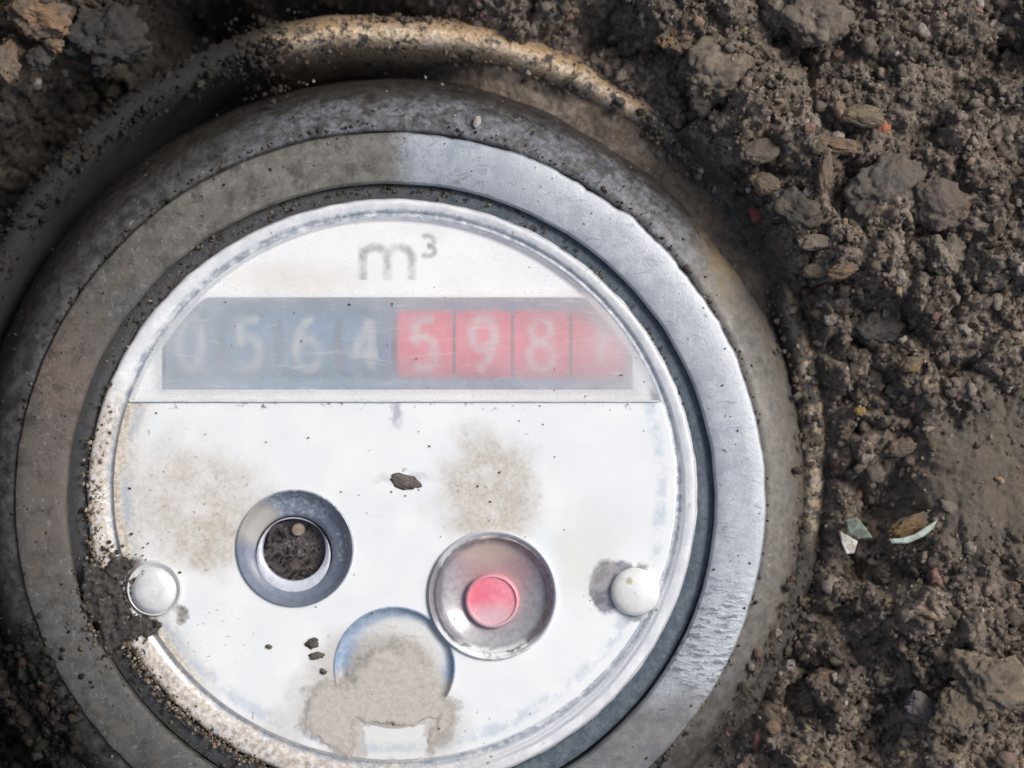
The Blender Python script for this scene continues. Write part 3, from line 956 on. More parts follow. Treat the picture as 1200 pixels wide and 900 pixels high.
sx = m.noise(5, 3, 0.6, vec=m.vmath('MULTIPLY', m.warped(20, 60, 2, 3), (0.06, 1, 1)), seed=5)
c = m.mix(m.mul(m.step(sx, 0.64, 0.76), 0.16), c, (0.5, 0.5, 0.5))
bm_ = m.bump(m.math('ADD', m.noise(34, 3, 0.55), m.math('MULTIPLY', n, 0.25)), 0.18, 3)
M_PLATE = m.done(m.bsdf(c, m.step(nb, 0.3, 0.7, 0.30, 0.48), 0, 0.5, bm_, coat=0.25, coat_rough=0.2))
dial_plate = plate("dial_plate", seg_lower(R_IN), holes, -7, 8, 1.6, M_PLATE, meter)

# ---- recesses
def simple(name, col, rough=0.5, nz=9, amp=0.25, metal=0.0, coat=0.0, dirt=None):
    mm = Mat(name, ROOT)
    q = mm.noise(nz, 5, 0.7)
    lo = tuple(v * (1 - amp) for v in col); hi = tuple(min(1, v * (1 + amp)) for v in col)
    cc = mm.mix(mm.step(q, 0.3, 0.7), lo, hi)
    if dirt:
        cc = mm.mix(mm.mul(mm.step(mm.noise(13, 4, 0.7, seed=4), 0.5, 0.66), 0.7), cc, dirt)
    return mm.done(mm.bsdf(cc, rough, metal, 0.5, mm.bump(q, 0.25, 2), coat=coat))


# left recess: smoky cup with a dark well
m = Mat("smoky_cup", ROOT)
q = m.noise(8, 5, 0.7)
c = m.mix(m.step(q, 0.3, 0.7), (0.15, 0.175, 0.235), (0.21, 0.235, 0.30))
crystal = m.mul(m.spot(355, 590, 60, 18, 0.4, m.warped(14, 10, 4)), m.step(m.noise(6, 4, 0.7), 0.45, 0.6))
c = m.mix(m.mul(crystal, 0.8), c, (0.40, 0.47, 0.54))
c = m.mix(m.mul(m.spot(298, 612, 26, 26, 0.45, m.warped(20, 14, 4, 2)), 0.8), c, (0.47, 0.44, 0.39))
scr = m.mul(m.spot(400, 640, 12, 30, 0.5), m.step(m.noise(5, 4, 0.7, seed=3), 0.52, 0.62))
c = m.mix(m.mul(scr, 0.7), c, (0.45, 0.48, 0.55))
M_CUP = m.done(m.bsdf(c, 0.3, 0, 0.5, m.bump(q, 0.25, 2), coat=0.6, coat_rough=0.12))
mp("dial_recess", loft([(345, 643, 69.5, -9), (345, 643, 69, -4.5), (345, 643, 67.5, -4), (345, 643.3, 65.5, -7), (344.5, 644, 62, -15),
                        (344, 645, 57, -20), (343, 648, 50, -22), (342, 650, 46, -24), (341.5, 651, 44.5, -30), (341, 652, 44, -62)], 128), M_CUP, edge=50)
m = Mat("dark_dial", ROOT)
q = m.noise(7, 5, 0.75)
c = m.mix(m.step(q, 0.35, 0.65), (0.055, 0.05, 0.058), (0.15, 0.135, 0.145))
c = m.mix(m.mul(m.step(m.noise(3.5, 4, 0.7, seed=2), 0.58, 0.66), m.spot(345, 645, 24, 14, 0.5)), c, (0.55, 0.54, 0.53))
M_DARKDIAL = m.done(m.bsdf(c, 0.3, 0, 0.5, m.bump(q, 1.0, 9), coat=0.5, coat_rough=0.1))
rec_l = mp("dial_disc", loft([(341, 652, 45, -54), (341, 652, 30, -52), (341, 652, 12, -48), (341, 652, 0.5, -47)], 64), M_DARKDIAL)
# toothed pointer wheel inside
V, F = [], []
cxw, cyw = 343, 647
star = []
for k in range(24):
    a = 2 * math.pi * k / 24 + 0.13
    star.append((X(cxw) + (39 if k % 4 < 2 else 36) * math.cos(a), Y(cyw) + (39 if k % 4 < 2 else 36) * math.sin(a)))
V = [(x, y, -40) for x, y in star] + [(x, y, -47) for x, y in star]
V += [(X(cxw), Y(cyw), -36)]
for k in range(24):
    j = (k + 1) % 24
    F.append((k, j, 24 + j, 24 + k)); F.append((48, k, j))
m = Mat("smoky_wheel", ROOT)
q = m.noise(9, 6, 0.75)
c = m.mix(m.step(q, 0.3, 0.7), (0.035, 0.028, 0.028), (0.20, 0.17, 0.17))
c = m.mix(m.mul(m.step(m.noise(12, 4, 0.7, seed=4), 0.5, 0.62), 0.6), c, (0.20, 0.15, 0.13))
c = m.mix(m.mul(m.step(m.noise(3.2, 3, 0.7, seed=5), 0.58, 0.64), m.spot(347, 642, 26, 15, 0.5)), c, (0.55, 0.53, 0.53))
M_WHEEL = m.done(m.bsdf(c, 0.22, 0, 0.5, m.bump(q, 1.0, 12), coat=0.6, coat_rough=0.08))
mp("star_wheel", (V, F), M_WHEEL, smooth=False)
M_TANP = simple("tan_plastic", (0.27, 0.21, 0.17), 0.5)
mp("pointer", loft([(346, 623, 8, -50), (346, 623, 8, -33), (346, 623, 6.5, -31), (346, 623, 0.5, -30.5)], 24), M_TANP)
# pale ledge that shows as a bright crescent under the disc
M_LEDGE = simple("pale_ledge", (0.56, 0.59, 0.66), 0.35, 6, 0.15, coat=0.4)
mp("inner_ring", loft([(341.5, 653, 43.8, -25), (341.8, 649, 41.5, -24), (342, 645.5, 37.8, -26.5), (342, 645.5, 37.8, -46)], 96), M_LEDGE)

# right recess: grey cup with a pink dial
m = Mat("grey_cup", ROOT)
q = m.noise(8, 5, 0.7)
c = m.mix(m.step(q, 0.3, 0.7), (0.27, 0.27, 0.295), (0.40, 0.40, 0.42))
red = m.vmax(m.mul(m.spot(580, 672, 44, 36, 0.5, m.warped(18, 14, 4)), 0.5), m.mul(m.spot(577, 703, 40, 40, 0.4), 0.18))
c = m.mix(red, c, (0.52, 0.24, 0.25))
c = m.mix(m.mul(m.spot(574, 636, 40, 26, 0.45, m.warped(24, 16, 5, 3)), 0.9), c, (0.50, 0.40, 0.35))
pl = m.radius(577, 699, m.warped(5, 7, 4, 2))
c = m.mix(m.mul(m.step(pl, 58, 68), m.step(m.noise(12, 4, 0.7, seed=6), 0.30, 0.6), 0.9), c, (0.15, 0.15, 0.175))
c = m.mix(m.mul(m.step(pl, 69.5, 71), 0.85), c, (0.62, 0.645, 0.68))
wht = m.mul(m.step(pl, 60, 66), m.spot(585, 765, 60, 16, 0.3), m.step(m.noise(9, 3, 0.6, seed=8), 0.38, 0.5))
c = m.mix(wht, c, (0.78, 0.79, 0.79))
drk = m.mul(m.spot(506, 690, 14, 44, 0.3, m.warped(10, 8, 4, 5)), 0.8)
c = m.mix(drk, c, (0.15, 0.14, 0.16))
M_GCUP = m.done(m.bsdf(c, 0.3, 0, 0.5, m.bump(q, 0.25, 2), coat=0.6, coat_rough=0.12))
mp("dial_recess", loft([(577, 698, 77, -9), (577, 698, 76.5, -4), (577, 698, 74.5, -2.6), (577, 698, 72.5, -4), (578, 698.5, 70.5, -9), (579, 699, 68, -8),
                        (579, 699, 65, -17), (578.5, 700, 58, -21), (578, 701, 50, -23), (578, 702, 45, -26), (577.5, 703, 38, -27), (577.5, 704, 34, -29), (577, 705, 0.5, -29)], 128), M_GCUP, edge=50)
m = Mat("pink_dial", ROOT)
q = m.noise(7, 5, 0.7)
c = m.mix(m.step(q, 0.3, 0.7), (0.78, 0.20, 0.27), (0.86, 0.34, 0.40))
c = m.mix(m.mul(m.spot(562, 697, 18, 18, 0.6), 0.6), c, (0.72, 0.13, 0.20))
c = m.mix(m.mul(m.spot(580, 732, 40, 20, 0.6, m.warped(12, 10, 3)), 0.75), c, (0.60, 0.47, 0.50))
c = m.mix(m.mul(m.step(m.radius(577, 706), 25, 32), 0.5), c, (0.60, 0.42, 0.45))
M_PINK = m.done(m.bsdf(c, 0.3, 0, 0.5, m.bump(q, 0.2, 2), coat=0.5, coat_rough=0.1))
mp("pointer", loft([(577, 706, 32.5, -34), (577, 706, 32, -20), (577, 706, 30.5, -17.5), (577, 706, 28.5, -17), (577, 706, 27.5, -19.5), (577, 706, 26, -19.8), (577, 706, 0.5, -18.5)], 96), M_PINK, edge=35)

# bottom recess: filled with mud
m = Mat("blue_cup", ROOT)
q = m.noise(8, 5, 0.7)
c = m.mix(m.step(q, 0.3, 0.7), (0.19, 0.27, 0.39), (0.34, 0.42, 0.52))
W3 = m.warped(16, 14, 4, 2)
fill = m.vmax(m.spot(463, 800, 57, 68, 0.10, m.warped(8, 12, 4, 2)), m.spot(425, 838, 66, 56, 0.2, W3), m.step(m.xyz(W3)[1], Y(792), Y(806)))
mudc = m.mix(m.step(m.noise(4, 5, 0.7, seed=3), 0.3, 0.7), (0.40, 0.375, 0.34), (0.53, 0.505, 0.465))
c = m.mix(m.mul(fill, 0.95), c, mudc)
cres = m.mul(m.spot(466, 766, 56, 42, 0.15, m.warped(10, 12, 3, 5)), m.math('SUBTRACT', 1.0, m.spot(455, 795, 62, 52, 0.2, W3)))
c = m.mix(m.mul(cres, 0.85), c, (0.66, 0.66, 0.64))
dl = m.mul(m.step(m.noise(5, 3, 0.6, vec=m.vmath('MULTIPLY', W3, (0.12, 1, 1)), seed=7), 0.57, 0.68), fill)
c = m.mix(m.mul(dl, 0.35), c, (0.25, 0.23, 0.20))
M_BCUP = m.done(m.bsdf(c, 0.5, 0, 0.5, m.bump(m.noise(12, 5, 0.65), 0.35, 3), coat=0.2))
mp("dial_recess", loft([(462, 783, 73, -13), (462, 783, 71.6, -6.4), (462, 783, 70, -6), (462, 783, 67, -11), (462, 783.5, 62, -13.5), (463, 784, 58, -13), (463, 786, 50, -11), (463, 788, 30, -10), (463, 788, 0.5, -10)], 128), M_BCUP, edge=60)

# thin sheet of dried mud that runs out of the bottom recess over the plate
gxs = np.arange(320, 560, 2.0); gys = np.arange(735, 905, 2.0)
PX, PY = np.meshgrid(gxs, gys)
wxx = PX + 22 * fbm(PX, PY, 40, 5, 61, 0.6); wyy = PY + 22 * fbm(PX, PY, 40, 5, 71, 0.6)
def blob(cx, cy, rx, ry):
    return 1 - np.hypot((wxx - cx) / rx, (wyy - cy) / ry)
fld = np.maximum.reduce([blob(463, 808, 64, 62), blob(455, 840, 92, 56), blob(400, 838, 62, 54)])
tb = np.maximum(np.abs(wxx - 462) / 36, np.abs(wyy - 874) / 20)
fld = np.minimum(fld, (tb - 1.0) * 0.9)
zz = -7.6 + np.clip(fld * 7, -1, 1.6) + 0.25 * fbm(PX, PY, 9, 3, 81)
ids = np.arange(PX.size).reshape(PX.shape)
qd = np.stack([ids[1:, :-1], ids[1:, 1:], ids[:-1, 1:], ids[:-1, :-1]], -1).reshape(-1, 4)
qd = qd[fld.ravel()[qd].max(1) > -0.02]
us = np.unique(qd); rm = np.full(PX.size, -1); rm[us] = np.arange(len(us))
m = Mat("mud_film", ROOT)
q = m.noise(4, 5, 0.72)
c = m.mix(m.step(q, 0.3, 0.7), (0.42, 0.39, 0.35), (0.54, 0.51, 0.465))
W3 = m.warped(16, 14, 4, 2)
dl = m.step(m.noise(5, 3, 0.6, vec=m.vmath('MULTIPLY', W3, (0.12, 1, 1)), seed=7), 0.57, 0.68)
c = m.mix(m.mul(dl, 0.3), c, (0.30, 0.275, 0.24))
spm = m.step(m.voro(13, vec=m.warped(20, 12, 3, 6)), 0.12, 0.07)
c = m.mix(m.mul(spm, 0.5), c, (0.24, 0.20, 0.16))
ed = m.math('ADD', m.xyz(m.attr("tint"))[0], m.math('MULTIPLY', m.math('SUBTRACT', m.noise(7, 6, 0.8, seed=3), 0.5), 0.5))
trn = m.n.new("ShaderNodeBsdfTransparent")
M_MUDF = m.done(m.mixsh(m.step(ed, 0.02, 0.34), trn.outputs[0], m.bsdf(c, 0.8, 0, 0.3, m.bump(m.noise(9, 5, 0.65), 0.3, 2))))
fc = np.repeat(np.clip(fld, 0, 1).ravel()[us][:, None], 3, axis=1)
link("mud_film", np.stack([PX.ravel() - 600, 450 - PY.ravel(), zz.ravel()], -1)[us], rm[qd], M_MUDF, root=ROOT, parent=meter, colors=fc)

# ---- studs
m = Mat("stud_left", ROOT)
q = m.noise(14, 4, 0.6)
c = m.mix(m.step(q, 0.3, 0.7), (0.60, 0.62, 0.63), (0.72, 0.73, 0.73))
c = m.mix(m.mul(m.step(m.radius(180, 690), 28, 30), 0.45), c, (0.42, 0.44, 0.46))
M_STUDL = m.done(m.bsdf(c, 0.25, 0, 0.5, m.bump(q, 0.25, 2), coat=0.7, coat_rough=0.08))
mp("stud", loft([(180, 690, 33, -14), (180, 690, 32.8, -4), (180, 690.4, 31, -1.5), (180, 691, 29.3, -2), (179.5, 692, 28.4, -6), (179.5, 692.5, 27, -6.5), (179, 693, 24.5, -1), (179, 693, 19, 2.2), (179, 693, 10, 3.8), (179, 693, 0.5, 4.2)], 72), M_STUDL, edge=60)
m = Mat("stud_right", ROOT)
q = m.noise(14, 4, 0.6)
c = m.mix(m.step(q, 0.3, 0.7), (0.68, 0.68, 0.66), (0.78, 0.78, 0.77))
c = m.mix(m.mul(m.spot(737, 680, 3.6, 4, 0.5, m.warped(4, 4)), 0.8), c, (0.42, 0.36, 0.22))
M_STUDR = m.done(m.bsdf(c, 0.3, 0, 0.5, m.bump(q, 0.25, 2), coat=0.5, coat_rough=0.15))
mp("stud", loft([(744, 694, 28.5, -14), (744, 694, 28.2, -3), (744, 694, 26.5, 0.5), (744, 694, 22, 3.5), (744, 694, 14, 5.6), (744, 694, 7, 6.4), (744, 694, 0.5, 6.6)], 72), M_STUDR, edge=70)

# ---- register under the upper window
ZD = -17.0                              # height of the inner label plate
def seg_upper(r, y0, cx=ic[0], cy=ic[1]):
    a = math.asin((cy - y0) / (r * EI))
    return circ(cx, cy, r, 128, a, math.pi - a, False, EI)
m = Mat("label_plate", ROOT)
nb = m.noise(50, 4, 0.6)
c = m.mix(m.step(nb, 0.35, 0.7), (0.84, 0.855, 0.86), (0.89, 0.90, 0.90))
c = m.mix(m.mul(m.spot(345, 328, 70, 20, 0.6, m.warped(40, 40, 3)), 0.35), c, (0.66, 0.55, 0.44))
M_LABEL = m.done(m.bsdf(c, 0.6, 0, 0.4))
def wbox(x0, y0, x1, y1, z):
    a = W(x0, y0, z); b = W(x1, y1, z)
    return [(a[0], b[1]), (b[0], b[1]), (b[0], a[1]), (a[0], a[1])]
def clip_box(x0, y0, x1, y1, r):
    """box with its upper corners cut by the round edge of the window"""
    q = []
    n_ = 60
    for k in range(n_ + 1):
        x = x0 + (x1 - x0) * k / n_
        yy_ = ic[1] - r * EI * math.sqrt(max(0.0, 1 - ((x - ic[0]) / r) ** 2))
        q.append((x, max(y0, yy_)))
    q += [(x1, y1), (x0, y1)]
    return [W(a, b, ZD)[:2] for a, b in q]
slot = clip_box(189, 348, 742, 457, R_IN - 7)
label_plate = plate("label_plate", seg_upper(R_IN - 1, LY + 2), [slot], ZD, 5, 0.6, M_LABEL, meter)
M_BACK = simple("register_blue", (0.04, 0.20, 0.36), 0.5, 12, 0.3)
case = clip_box(185, 344, 746, 461, R_IN - 4)
nc = len(case)
V = [(x, y, ZD - 5.5) for x, y in case] + [(x, y, ZD - 30) for x, y in case]
F = [(k, (k + 1) % nc, nc + (k + 1) % nc, nc + k) for k in range(nc)] + [tuple(range(nc, 2 * nc))]
mp("register_case", (V, F), M_BACK, smooth=False)


def arc(cx, cy, rx, ry, a0, a1, n=22):
    return [(cx + rx * math.cos(math.radians(a0 + (a1 - a0) * i / n)), cy + ry * math.sin(math.radians(a0 + (a1 - a0) * i / n))) for i in range(n + 1)]


def seg_(a, b, n=8):
    return [(a[0] + (b[0] - a[0]) * i / n, a[1] + (b[1] - a[1]) * i / n) for i in range(n + 1)]


GL = {   # strokes in a box 1 wide (x -0.5..0.5) and 2 high (y -1..1)
    '0': [(arc(0, 0, .5, 1, 0, 360, 40), True)],
    '1': [(seg_((-.3, .6), (.06, 1)) + seg_((.06, .99), (.06, -1))[1:], False)],
    '4': [(seg_((.55, -.42), (-.55, -.42)) + seg_((-.55, -.42), (.2, 1))[1:], False), (seg_((.2, 1), (.2, -1), 12), False)],
    '5': [(seg_((.42, .98), (-.36, .98)) + seg_((-.36, .98), (-.42, .12))[1:] + arc(-.02, -.36, .5, .62, 138, -140, 26), False)],
    '6': [(arc(0, -.4, .5, .6, 0, 360, 32), True), (arc(.28, -.4, .78, 1.4, 180, 92, 16), False)],
    '8': [(arc(0, .5, .42, .48, 0, 360, 30), True), (arc(0, -.47, .5, .52, 0, 360, 30), True)],
    '9': [(arc(0, .4, .5, .6, 0, 360, 32), True), (arc(-.28, .4, .78, 1.4, 0, -88, 16), False)],
    'm': [(seg_((-1, -1), (-1, .9), 10), False), (arc(-.5, .3, .5, .62, 180, 0, 16) + seg_((0, .3), (0, -1), 8)[1:], False), (arc(.5, .3, .5, .62, 180, 0, 16) + seg_((1, .3), (1, -1), 8)[1:], False)],
    '3': [(arc(-.05, .48, .5, .5, 140, -90, 20) + arc(-.05, -.5, .55, .52, 90, -140, 20), False)],
}


def glyph(ch, cx, cy, w, h, stroke, zf):
    return join([ribbon([(cx + x * w, cy + y * h / 2) for x, y in pts], stroke, zf, cl) for pts, cl in GL[ch]])


M_INK = print_mat("grey_ink", (0.17, 0.19, 0.19), 0.54, 0.48)
zi = ZD + 0.6
x, y, _ = W(454, 308, zi)
um = join([glyph('m', x, y, 29, 40, 14, lambda a, b: zi)])
x, y, _ = W(502, 288, zi)
um2 = glyph('3', x, y, 15, 24, 9, lambda a, b: zi)
um = join([um, um2])
mp("unit_marking", um, M_INK, parent=label_plate, colors=ink(um))

M_DRUMB = simple("drum_blue", (0.03, 0.16, 0.32), 0.45, 14, 0.4)
M_DRUMR = simple("drum_red", (0.90, 0.05, 0.12), 0.45, 14, 0.2)
M_DIGIT = print_mat("digit_white", (0.82, 0.84, 0.80), 0.49, 0.72)
RD = 60.0
for k, ch in enumerate("05645981"):
    zt = ZD - 14.0
    cx, cy, _ = W(223 + 68.6 * k, 403, zt)
    zc = zt - RD
    hw = 33 if k > 3 else 30
    prof = [(-hw, RD - 4), (-hw, RD - 1.5), (-hw + 1.5, RD), (hw - 1.5, RD), (hw, RD - 1.5), (hw, RD - 4)]
    V, F = [], []
    ns = 64
    for (dx, r) in prof:
        for sgi in range(ns):
            a = 2 * math.pi * sgi / ns
            V.append((cx + dx, cy + r * math.cos(a), zc + r * math.sin(a)))
    for i in range(len(prof) - 1):
        for sgi in range(ns):
            t = (sgi + 1) % ns
            F.append((i * ns + sgi, i * ns + t, (i + 1) * ns + t, (i + 1) * ns + sgi))
    F.append(tuple(range(ns))); F.append(tuple((len(prof) - 1) * ns + q for q in range(ns)))
    dr = mp("digit_drum", (V, F), M_DRUMR if k > 3 else M_DRUMB, edge=30)
    if k > 3:
        dr['label'] = 'red number drum'
    dy = (6 if k == 7 else 0)
    gv = glyph(ch, cx, cy + dy, 27, 60, 17, lambda a, b, cy=cy, zc=zc: zc + math.sqrt(max(1, (RD + 0.5) ** 2 - (b - cy) ** 2)))
    mp("digit", gv, M_DIGIT, parent=dr, colors=ink(gv))

# ---- upper window pane: scuffed, fogged clear plastic
m = Mat("window_pane", ROOT)
n = m.noise(7, 5, 0.72); nb = m.noise(70, 4, 0.6, seed=3)
lx, ly, _ = m.xyz(m.warped(60, 80, 3, 2))
fx, fy, _ = m.xyz(m.warped(10, 14, 3, 22))
cav = m.mul(m.step(fy, Y(338), Y(352)), m.step(fy, Y(464), Y(452)), m.step(fx, X(180), X(196)))   # breath trapped over the number drums
fog_glare = m.math('ADD', m.step(nb, 0.3, 0.7, 0.08, 0.20), m.math('MULTIPLY', cav, 0.39))
fog_glare = m.math('ADD', fog_glare, m.step(lx, 20, 130, 0.0, 0.05))
fog_glare = m.math('ADD', fog_glare, m.mul(m.spot(750, 385, 62, 75, 0.7, m.warped(50, 40, 3, 4)), 0.24))  # thickened here to paint the white glare over the last drum
fog_glare = m.math('ADD', fog_glare, m.mul(m.spot(215, 400, 85, 80, 0.7, m.warped(50, 40, 3, 5)), 0.11))
scr = m.noise(4, 3, 0.6, vec=m.vmath('MULTIPLY', m.warped(30, 70, 2, 6), (0.10, 1, 1)), seed=5)
fog_glare = m.math('ADD', fog_glare, m.mul(m.step(scr, 0.56, 0.72), 0.16))
fog_glare = m.math('ADD', fog_glare, m.math('MULTIPLY', m.step(n, 0.45, 0.75), 0.08), clamp=True)
dcol = m.mix(m.mul(m.step(m.voro(20, vec=m.warped(24, 14, 3, 7)), 0.10, 0.06), m.step(m.noise(60, 3, seed=5), 0.46, 0.6)), (0.93, 0.94, 0.95), (0.22, 0.21, 0.20))
veil = m.n.new("ShaderNodeBsdfDiffuse"); m.l(dcol, veil.inputs[0])
refr = m.n.new("ShaderNodeBsdfRefraction"); refr.inputs["Roughness"].default_value = 0.40; refr.inputs["IOR"].default_value = 1.22
tr = m.n.new("ShaderNodeBsdfTransparent")
seen = m.mixsh(0.97, refr.outputs[0], tr.outputs[0])
tl = m.n.new("ShaderNodeBsdfTranslucent"); m.l(dcol, tl.inputs[0])
body = m.mixsh(fog_glare, seen, m.mixsh(0.50, veil.outputs[0], tl.outputs[0]))
gl = m.n.new("ShaderNodeBsdfGlossy"); gl.inputs["Roughness"].default_value = 0.22
m.l(m.bump(m.math('ADD', m.noise(30, 4, 0.6), m.math('MULTIPLY', n, 0.3)), 0.3, 3), gl.inputs["Normal"])
lw = m.n.new("ShaderNodeLayerWeight")
frs = m.math('ADD', m.math('MULTIPLY', m.math('POWER', lw.outputs["Facing"], 5.0), 0.9), 0.04)   # thin sheet: same from both sides
M_PANE = m.done(m.mixsh(frs, body, gl.outputs[0]))
a = math.asin((ic[1] - 470.5) / ((R_IN - 0.5) * EI))
out = circ(ic[0], ic[1], R_IN - 0.5, 160, a, math.pi - a, False, EI)
V = [(x, y, -5.0) for x, y in out]
cxp, cyp = X(ic[0]), Y(430)
V.append((cxp, cyp, -5.0))
nn = len(out)
F = [(k, (k + 1) % nn, nn) for k in range(nn)]
wp = mp("window_pane", (V, F), M_PANE, smooth=False)
if wp.data.polygons[0].normal.z < 0:
    wp.data.flip_normals()
# moulded lower edge of the window
M_EDGE = simple("pane_edge", (0.62, 0.66, 0.69), 0.3, 8, 0.15, coat=0.4)
hw = R_IN * math.sqrt(1 - ((ic[1] - 470.5) / (R_IN * EI)) ** 2) - 1
V, F = [], []
pf = [(469.0, -12), (469.4, -4.6), (470.4, -3.9), (471.4, -4.5), (471.6, -12)]
for (py, zz) in pf:
    for xx_ in np.linspace(-hw, hw, 60):
        V.append((X(ic[0]) + xx_, Y(py) + 0.5 * mnoise.noise(Vector((xx_ * 0.05, py * .1, 0))), zz))
for i in range(len(pf) - 1):
    for k in range(59):
        F.append((i * 60 + k, i * 60 + k + 1, (i + 1) * 60 + k + 1, (i + 1) * 60 + k))
mp("window_edge", (V, F), M_EDGE)

# clump of damp soil by the left stud, across the gap
gxs = np.arange(60, 250, 1.8); gys = np.arange(610, 800, 1.8)
PX, PY = np.meshgrid(gxs, gys)
wxx = PX + 16 * fbm(PX, PY, 28, 5, 161, 0.7); wyy = PY + 16 * fbm(PX, PY, 28, 5, 171, 0.7)
def blob2(cx, cy, rx, ry):
    return 1 - np.hypot((wxx - cx) / rx, (wyy - cy) / ry)
fl2 = np.maximum.reduce([blob2(126, 706, 34, 40), blob2(142, 668, 20, 16), blob2(160, 738, 28, 16), blob2(112, 692, 20, 40), blob2(132, 742, 22, 26)])
st_ = np.hypot(PX - 180, PY - 690)
fl2 = np.minimum(fl2, (st_ - 33.5) * 0.05)
rl = np.hypot(PX - 459, (PY - 580.5) / 0.97)
zb = np.where(rl < 359, -6.5, np.where(np.hypot(PX - 457, (PY - 586) / EY) < 380, -24.0, -0.4))
zc2 = np.maximum(zb - 3, -8 + np.clip(fl2 * 22, -6, 7)) + np.clip(fl2 * 8, 0, 1) * (8 * fbm(PX, PY, 11, 4, 181, 0.7) + 1.5)
zc2 = np.where(fl2 < 0, zb - 3, zc2)
ids = np.arange(PX.size).reshape(PX.shape)
qd = np.stack([ids[1:, :-1], ids[1:, 1:], ids[:-1, 1:], ids[:-1, :-1]], -1).reshape(-1, 4)
qd = qd[fl2.ravel()[qd].max(1) > -0.02]
us = np.unique(qd); rm = np.full(PX.size, -1); rm[us] = np.arange(len(us))
m = Mat("soil_clump", ROOT)
q = m.noise(6, 6, 0.8)
c = m.mix(m.step(q, 0.35, 0.65), (0.032, 0.030, 0.029), (0.105, 0.097, 0.090))
c = m.mix(m.mul(m.step(m.voro(8, vec=m.warped(10, 8, 3, 3)), 0.25, 0.12), 0.7), c, (0.30, 0.26, 0.22))
ed = m.math('ADD', m.xyz(m.attr("tint"))[0], m.math('MULTIPLY', m.math('SUBTRACT', m.noise(9, 6, 0.85, seed=3), 0.5), 0.9))
trn = m.n.new("ShaderNodeBsdfTransparent")
M_CLUMP = m.done(m.mixsh(m.step(ed, 0.10, 0.16), trn.outputs[0], m.bsdf(c, 0.8, 0, 0.4, m.bump(m.noise(5, 6, 0.8), 1.0, 4))))
link("soil_clump", np.stack([PX.ravel() - 600, 450 - PY.ravel(), zc2.ravel()], -1)[us], rm[qd], M_CLUMP, root=ROOT, parent=meter,
     colors=np.repeat(np.clip(fl2, 0, 1).ravel()[us][:, None], 3, axis=1))

# ------------------------------------------------------------------ grit and flakes on the meter
def polar(px0, py0, a_deg, r):
    a = np.radians(a_deg)
    return X(px0) + r * np.cos(a), Y(py0) + r * np.sin(a)


pos, sz, cl = [], [], []
GP = np.array([(0.10, 0.085, 0.07), (0.18, 0.145, 0.115), (0.32, 0.25, 0.18), (0.48, 0.40, 0.30), (0.06, 0.055, 0.05), (0.26, 0.16, 0.13)])
def add(n, f, zf, smin, smax, pal, w):
    for _ in range(n):
        x, y = f()
        s_ = smin * (smax / smin) ** (random.random() ** 2.3)
        pos.append((x, y, zf(x, y) + s_ * 0.25)); sz.append(s_)
        cl.append(pal[np.random.default_rng(len(pos)).choice(len(pal), p=w)])
def g_left():                       # crust along the left edge of the lens
    a = random.gauss(196, 15); r = random.gauss(354, 6)
    return polar(459, 580.5, a, r)
def g_low():
    a = random.uniform(208, 262); r = random.gauss(355, 5)
    return polar(459, 580.5, a, r)
def g_stud():
    u = random.random()
    return X(random.gauss(128, 19)), Y(random.gauss(706, 29))
def g_gap():
    a = random.uniform(60, 255); r = random.uniform(357, 374)
    return polar(458, 584, a, r)
def g_topgap():
    a = random.uniform(10, 150); r = random.gauss(358, 2.5)
    return polar(459, 580.5, a, r)
def g_step():                       # in the step between ring and collar
    a = random.uniform(0, 360); r = random.gauss(441, 2.6)
    return polar(457, 586, a, r)
def zl(x, y): return -7.0
w1 = [0.15, 0.25, 0.25, 0.2, 0.1, 0.05]; w2 = [0.3, 0.25, 0.15, 0.05, 0.2, 0.05]
add(600, g_left, lambda x, y: -6, 0.9, 3.4, GP, w1)
add(650, g_low, lambda x, y: -6, 0.9, 3.4, GP, w1)
add(520, g_stud, lambda x, y: -5 if math.hypot(x - X(459), y - Y(580.5)) < 352 else (-15 if math.hypot(x - X(457), y - Y(586)) < 374 else 0), 1.2, 4.0, GP * 0.75, w2)
add(420, g_gap, lambda x, y: -15, 1.2, 3.6, GP * 0.8, w2)
add(240, g_topgap, lambda x, y: -11, 0.9, 2.4, GP * 0.8, w2)
add(520, g_step, lambda x, y: -9, 1.0, 3.2, GP * 0.6, w2)
scatter("dirt_grit", np.array(pos), np.array(sz), np.array(cl), SH1, M_CRUMB, parent=meter, root=ROOT)
# wet black dirt packed into the gap and loose specks on collar, ring, face
pos, sz, cl = [], [], []
def collar_z(x, y):
    r = math.hypot(x - X(C0[0]), y - Y(C0[1]))
    return float(np.interp(r, [381, 441, 443, 452, 466, 482, 496, 508, 517], [0, 0, -9, -12, -18, -28, -44, -66, -94]))
def g_collar():
    a = random.uniform(20, 250); r = random.uniform(446, 512)
    return polar(457, 586, a, r)
def g_ring():
    a = random.uniform(0, 360); r = random.uniform(386, 438)
    return polar(457, 586, a, r)
def g_face():
    a = random.uniform(0, 360); r = 312 * math.sqrt(random.random())
    return polar(462, 573, a, r)
def g_moss():                       # soil stuck on the collar, upper right and upper left
    if random.random() < 0.5:
        u = random.gauss(0, 62); return X(803 + u * 0.72 + random.gauss(0, 13)), Y(150 + u * 0.72 + random.gauss(0, 12))
    return X(random.gauss(300, 24)), Y(random.gauss(48, 26))
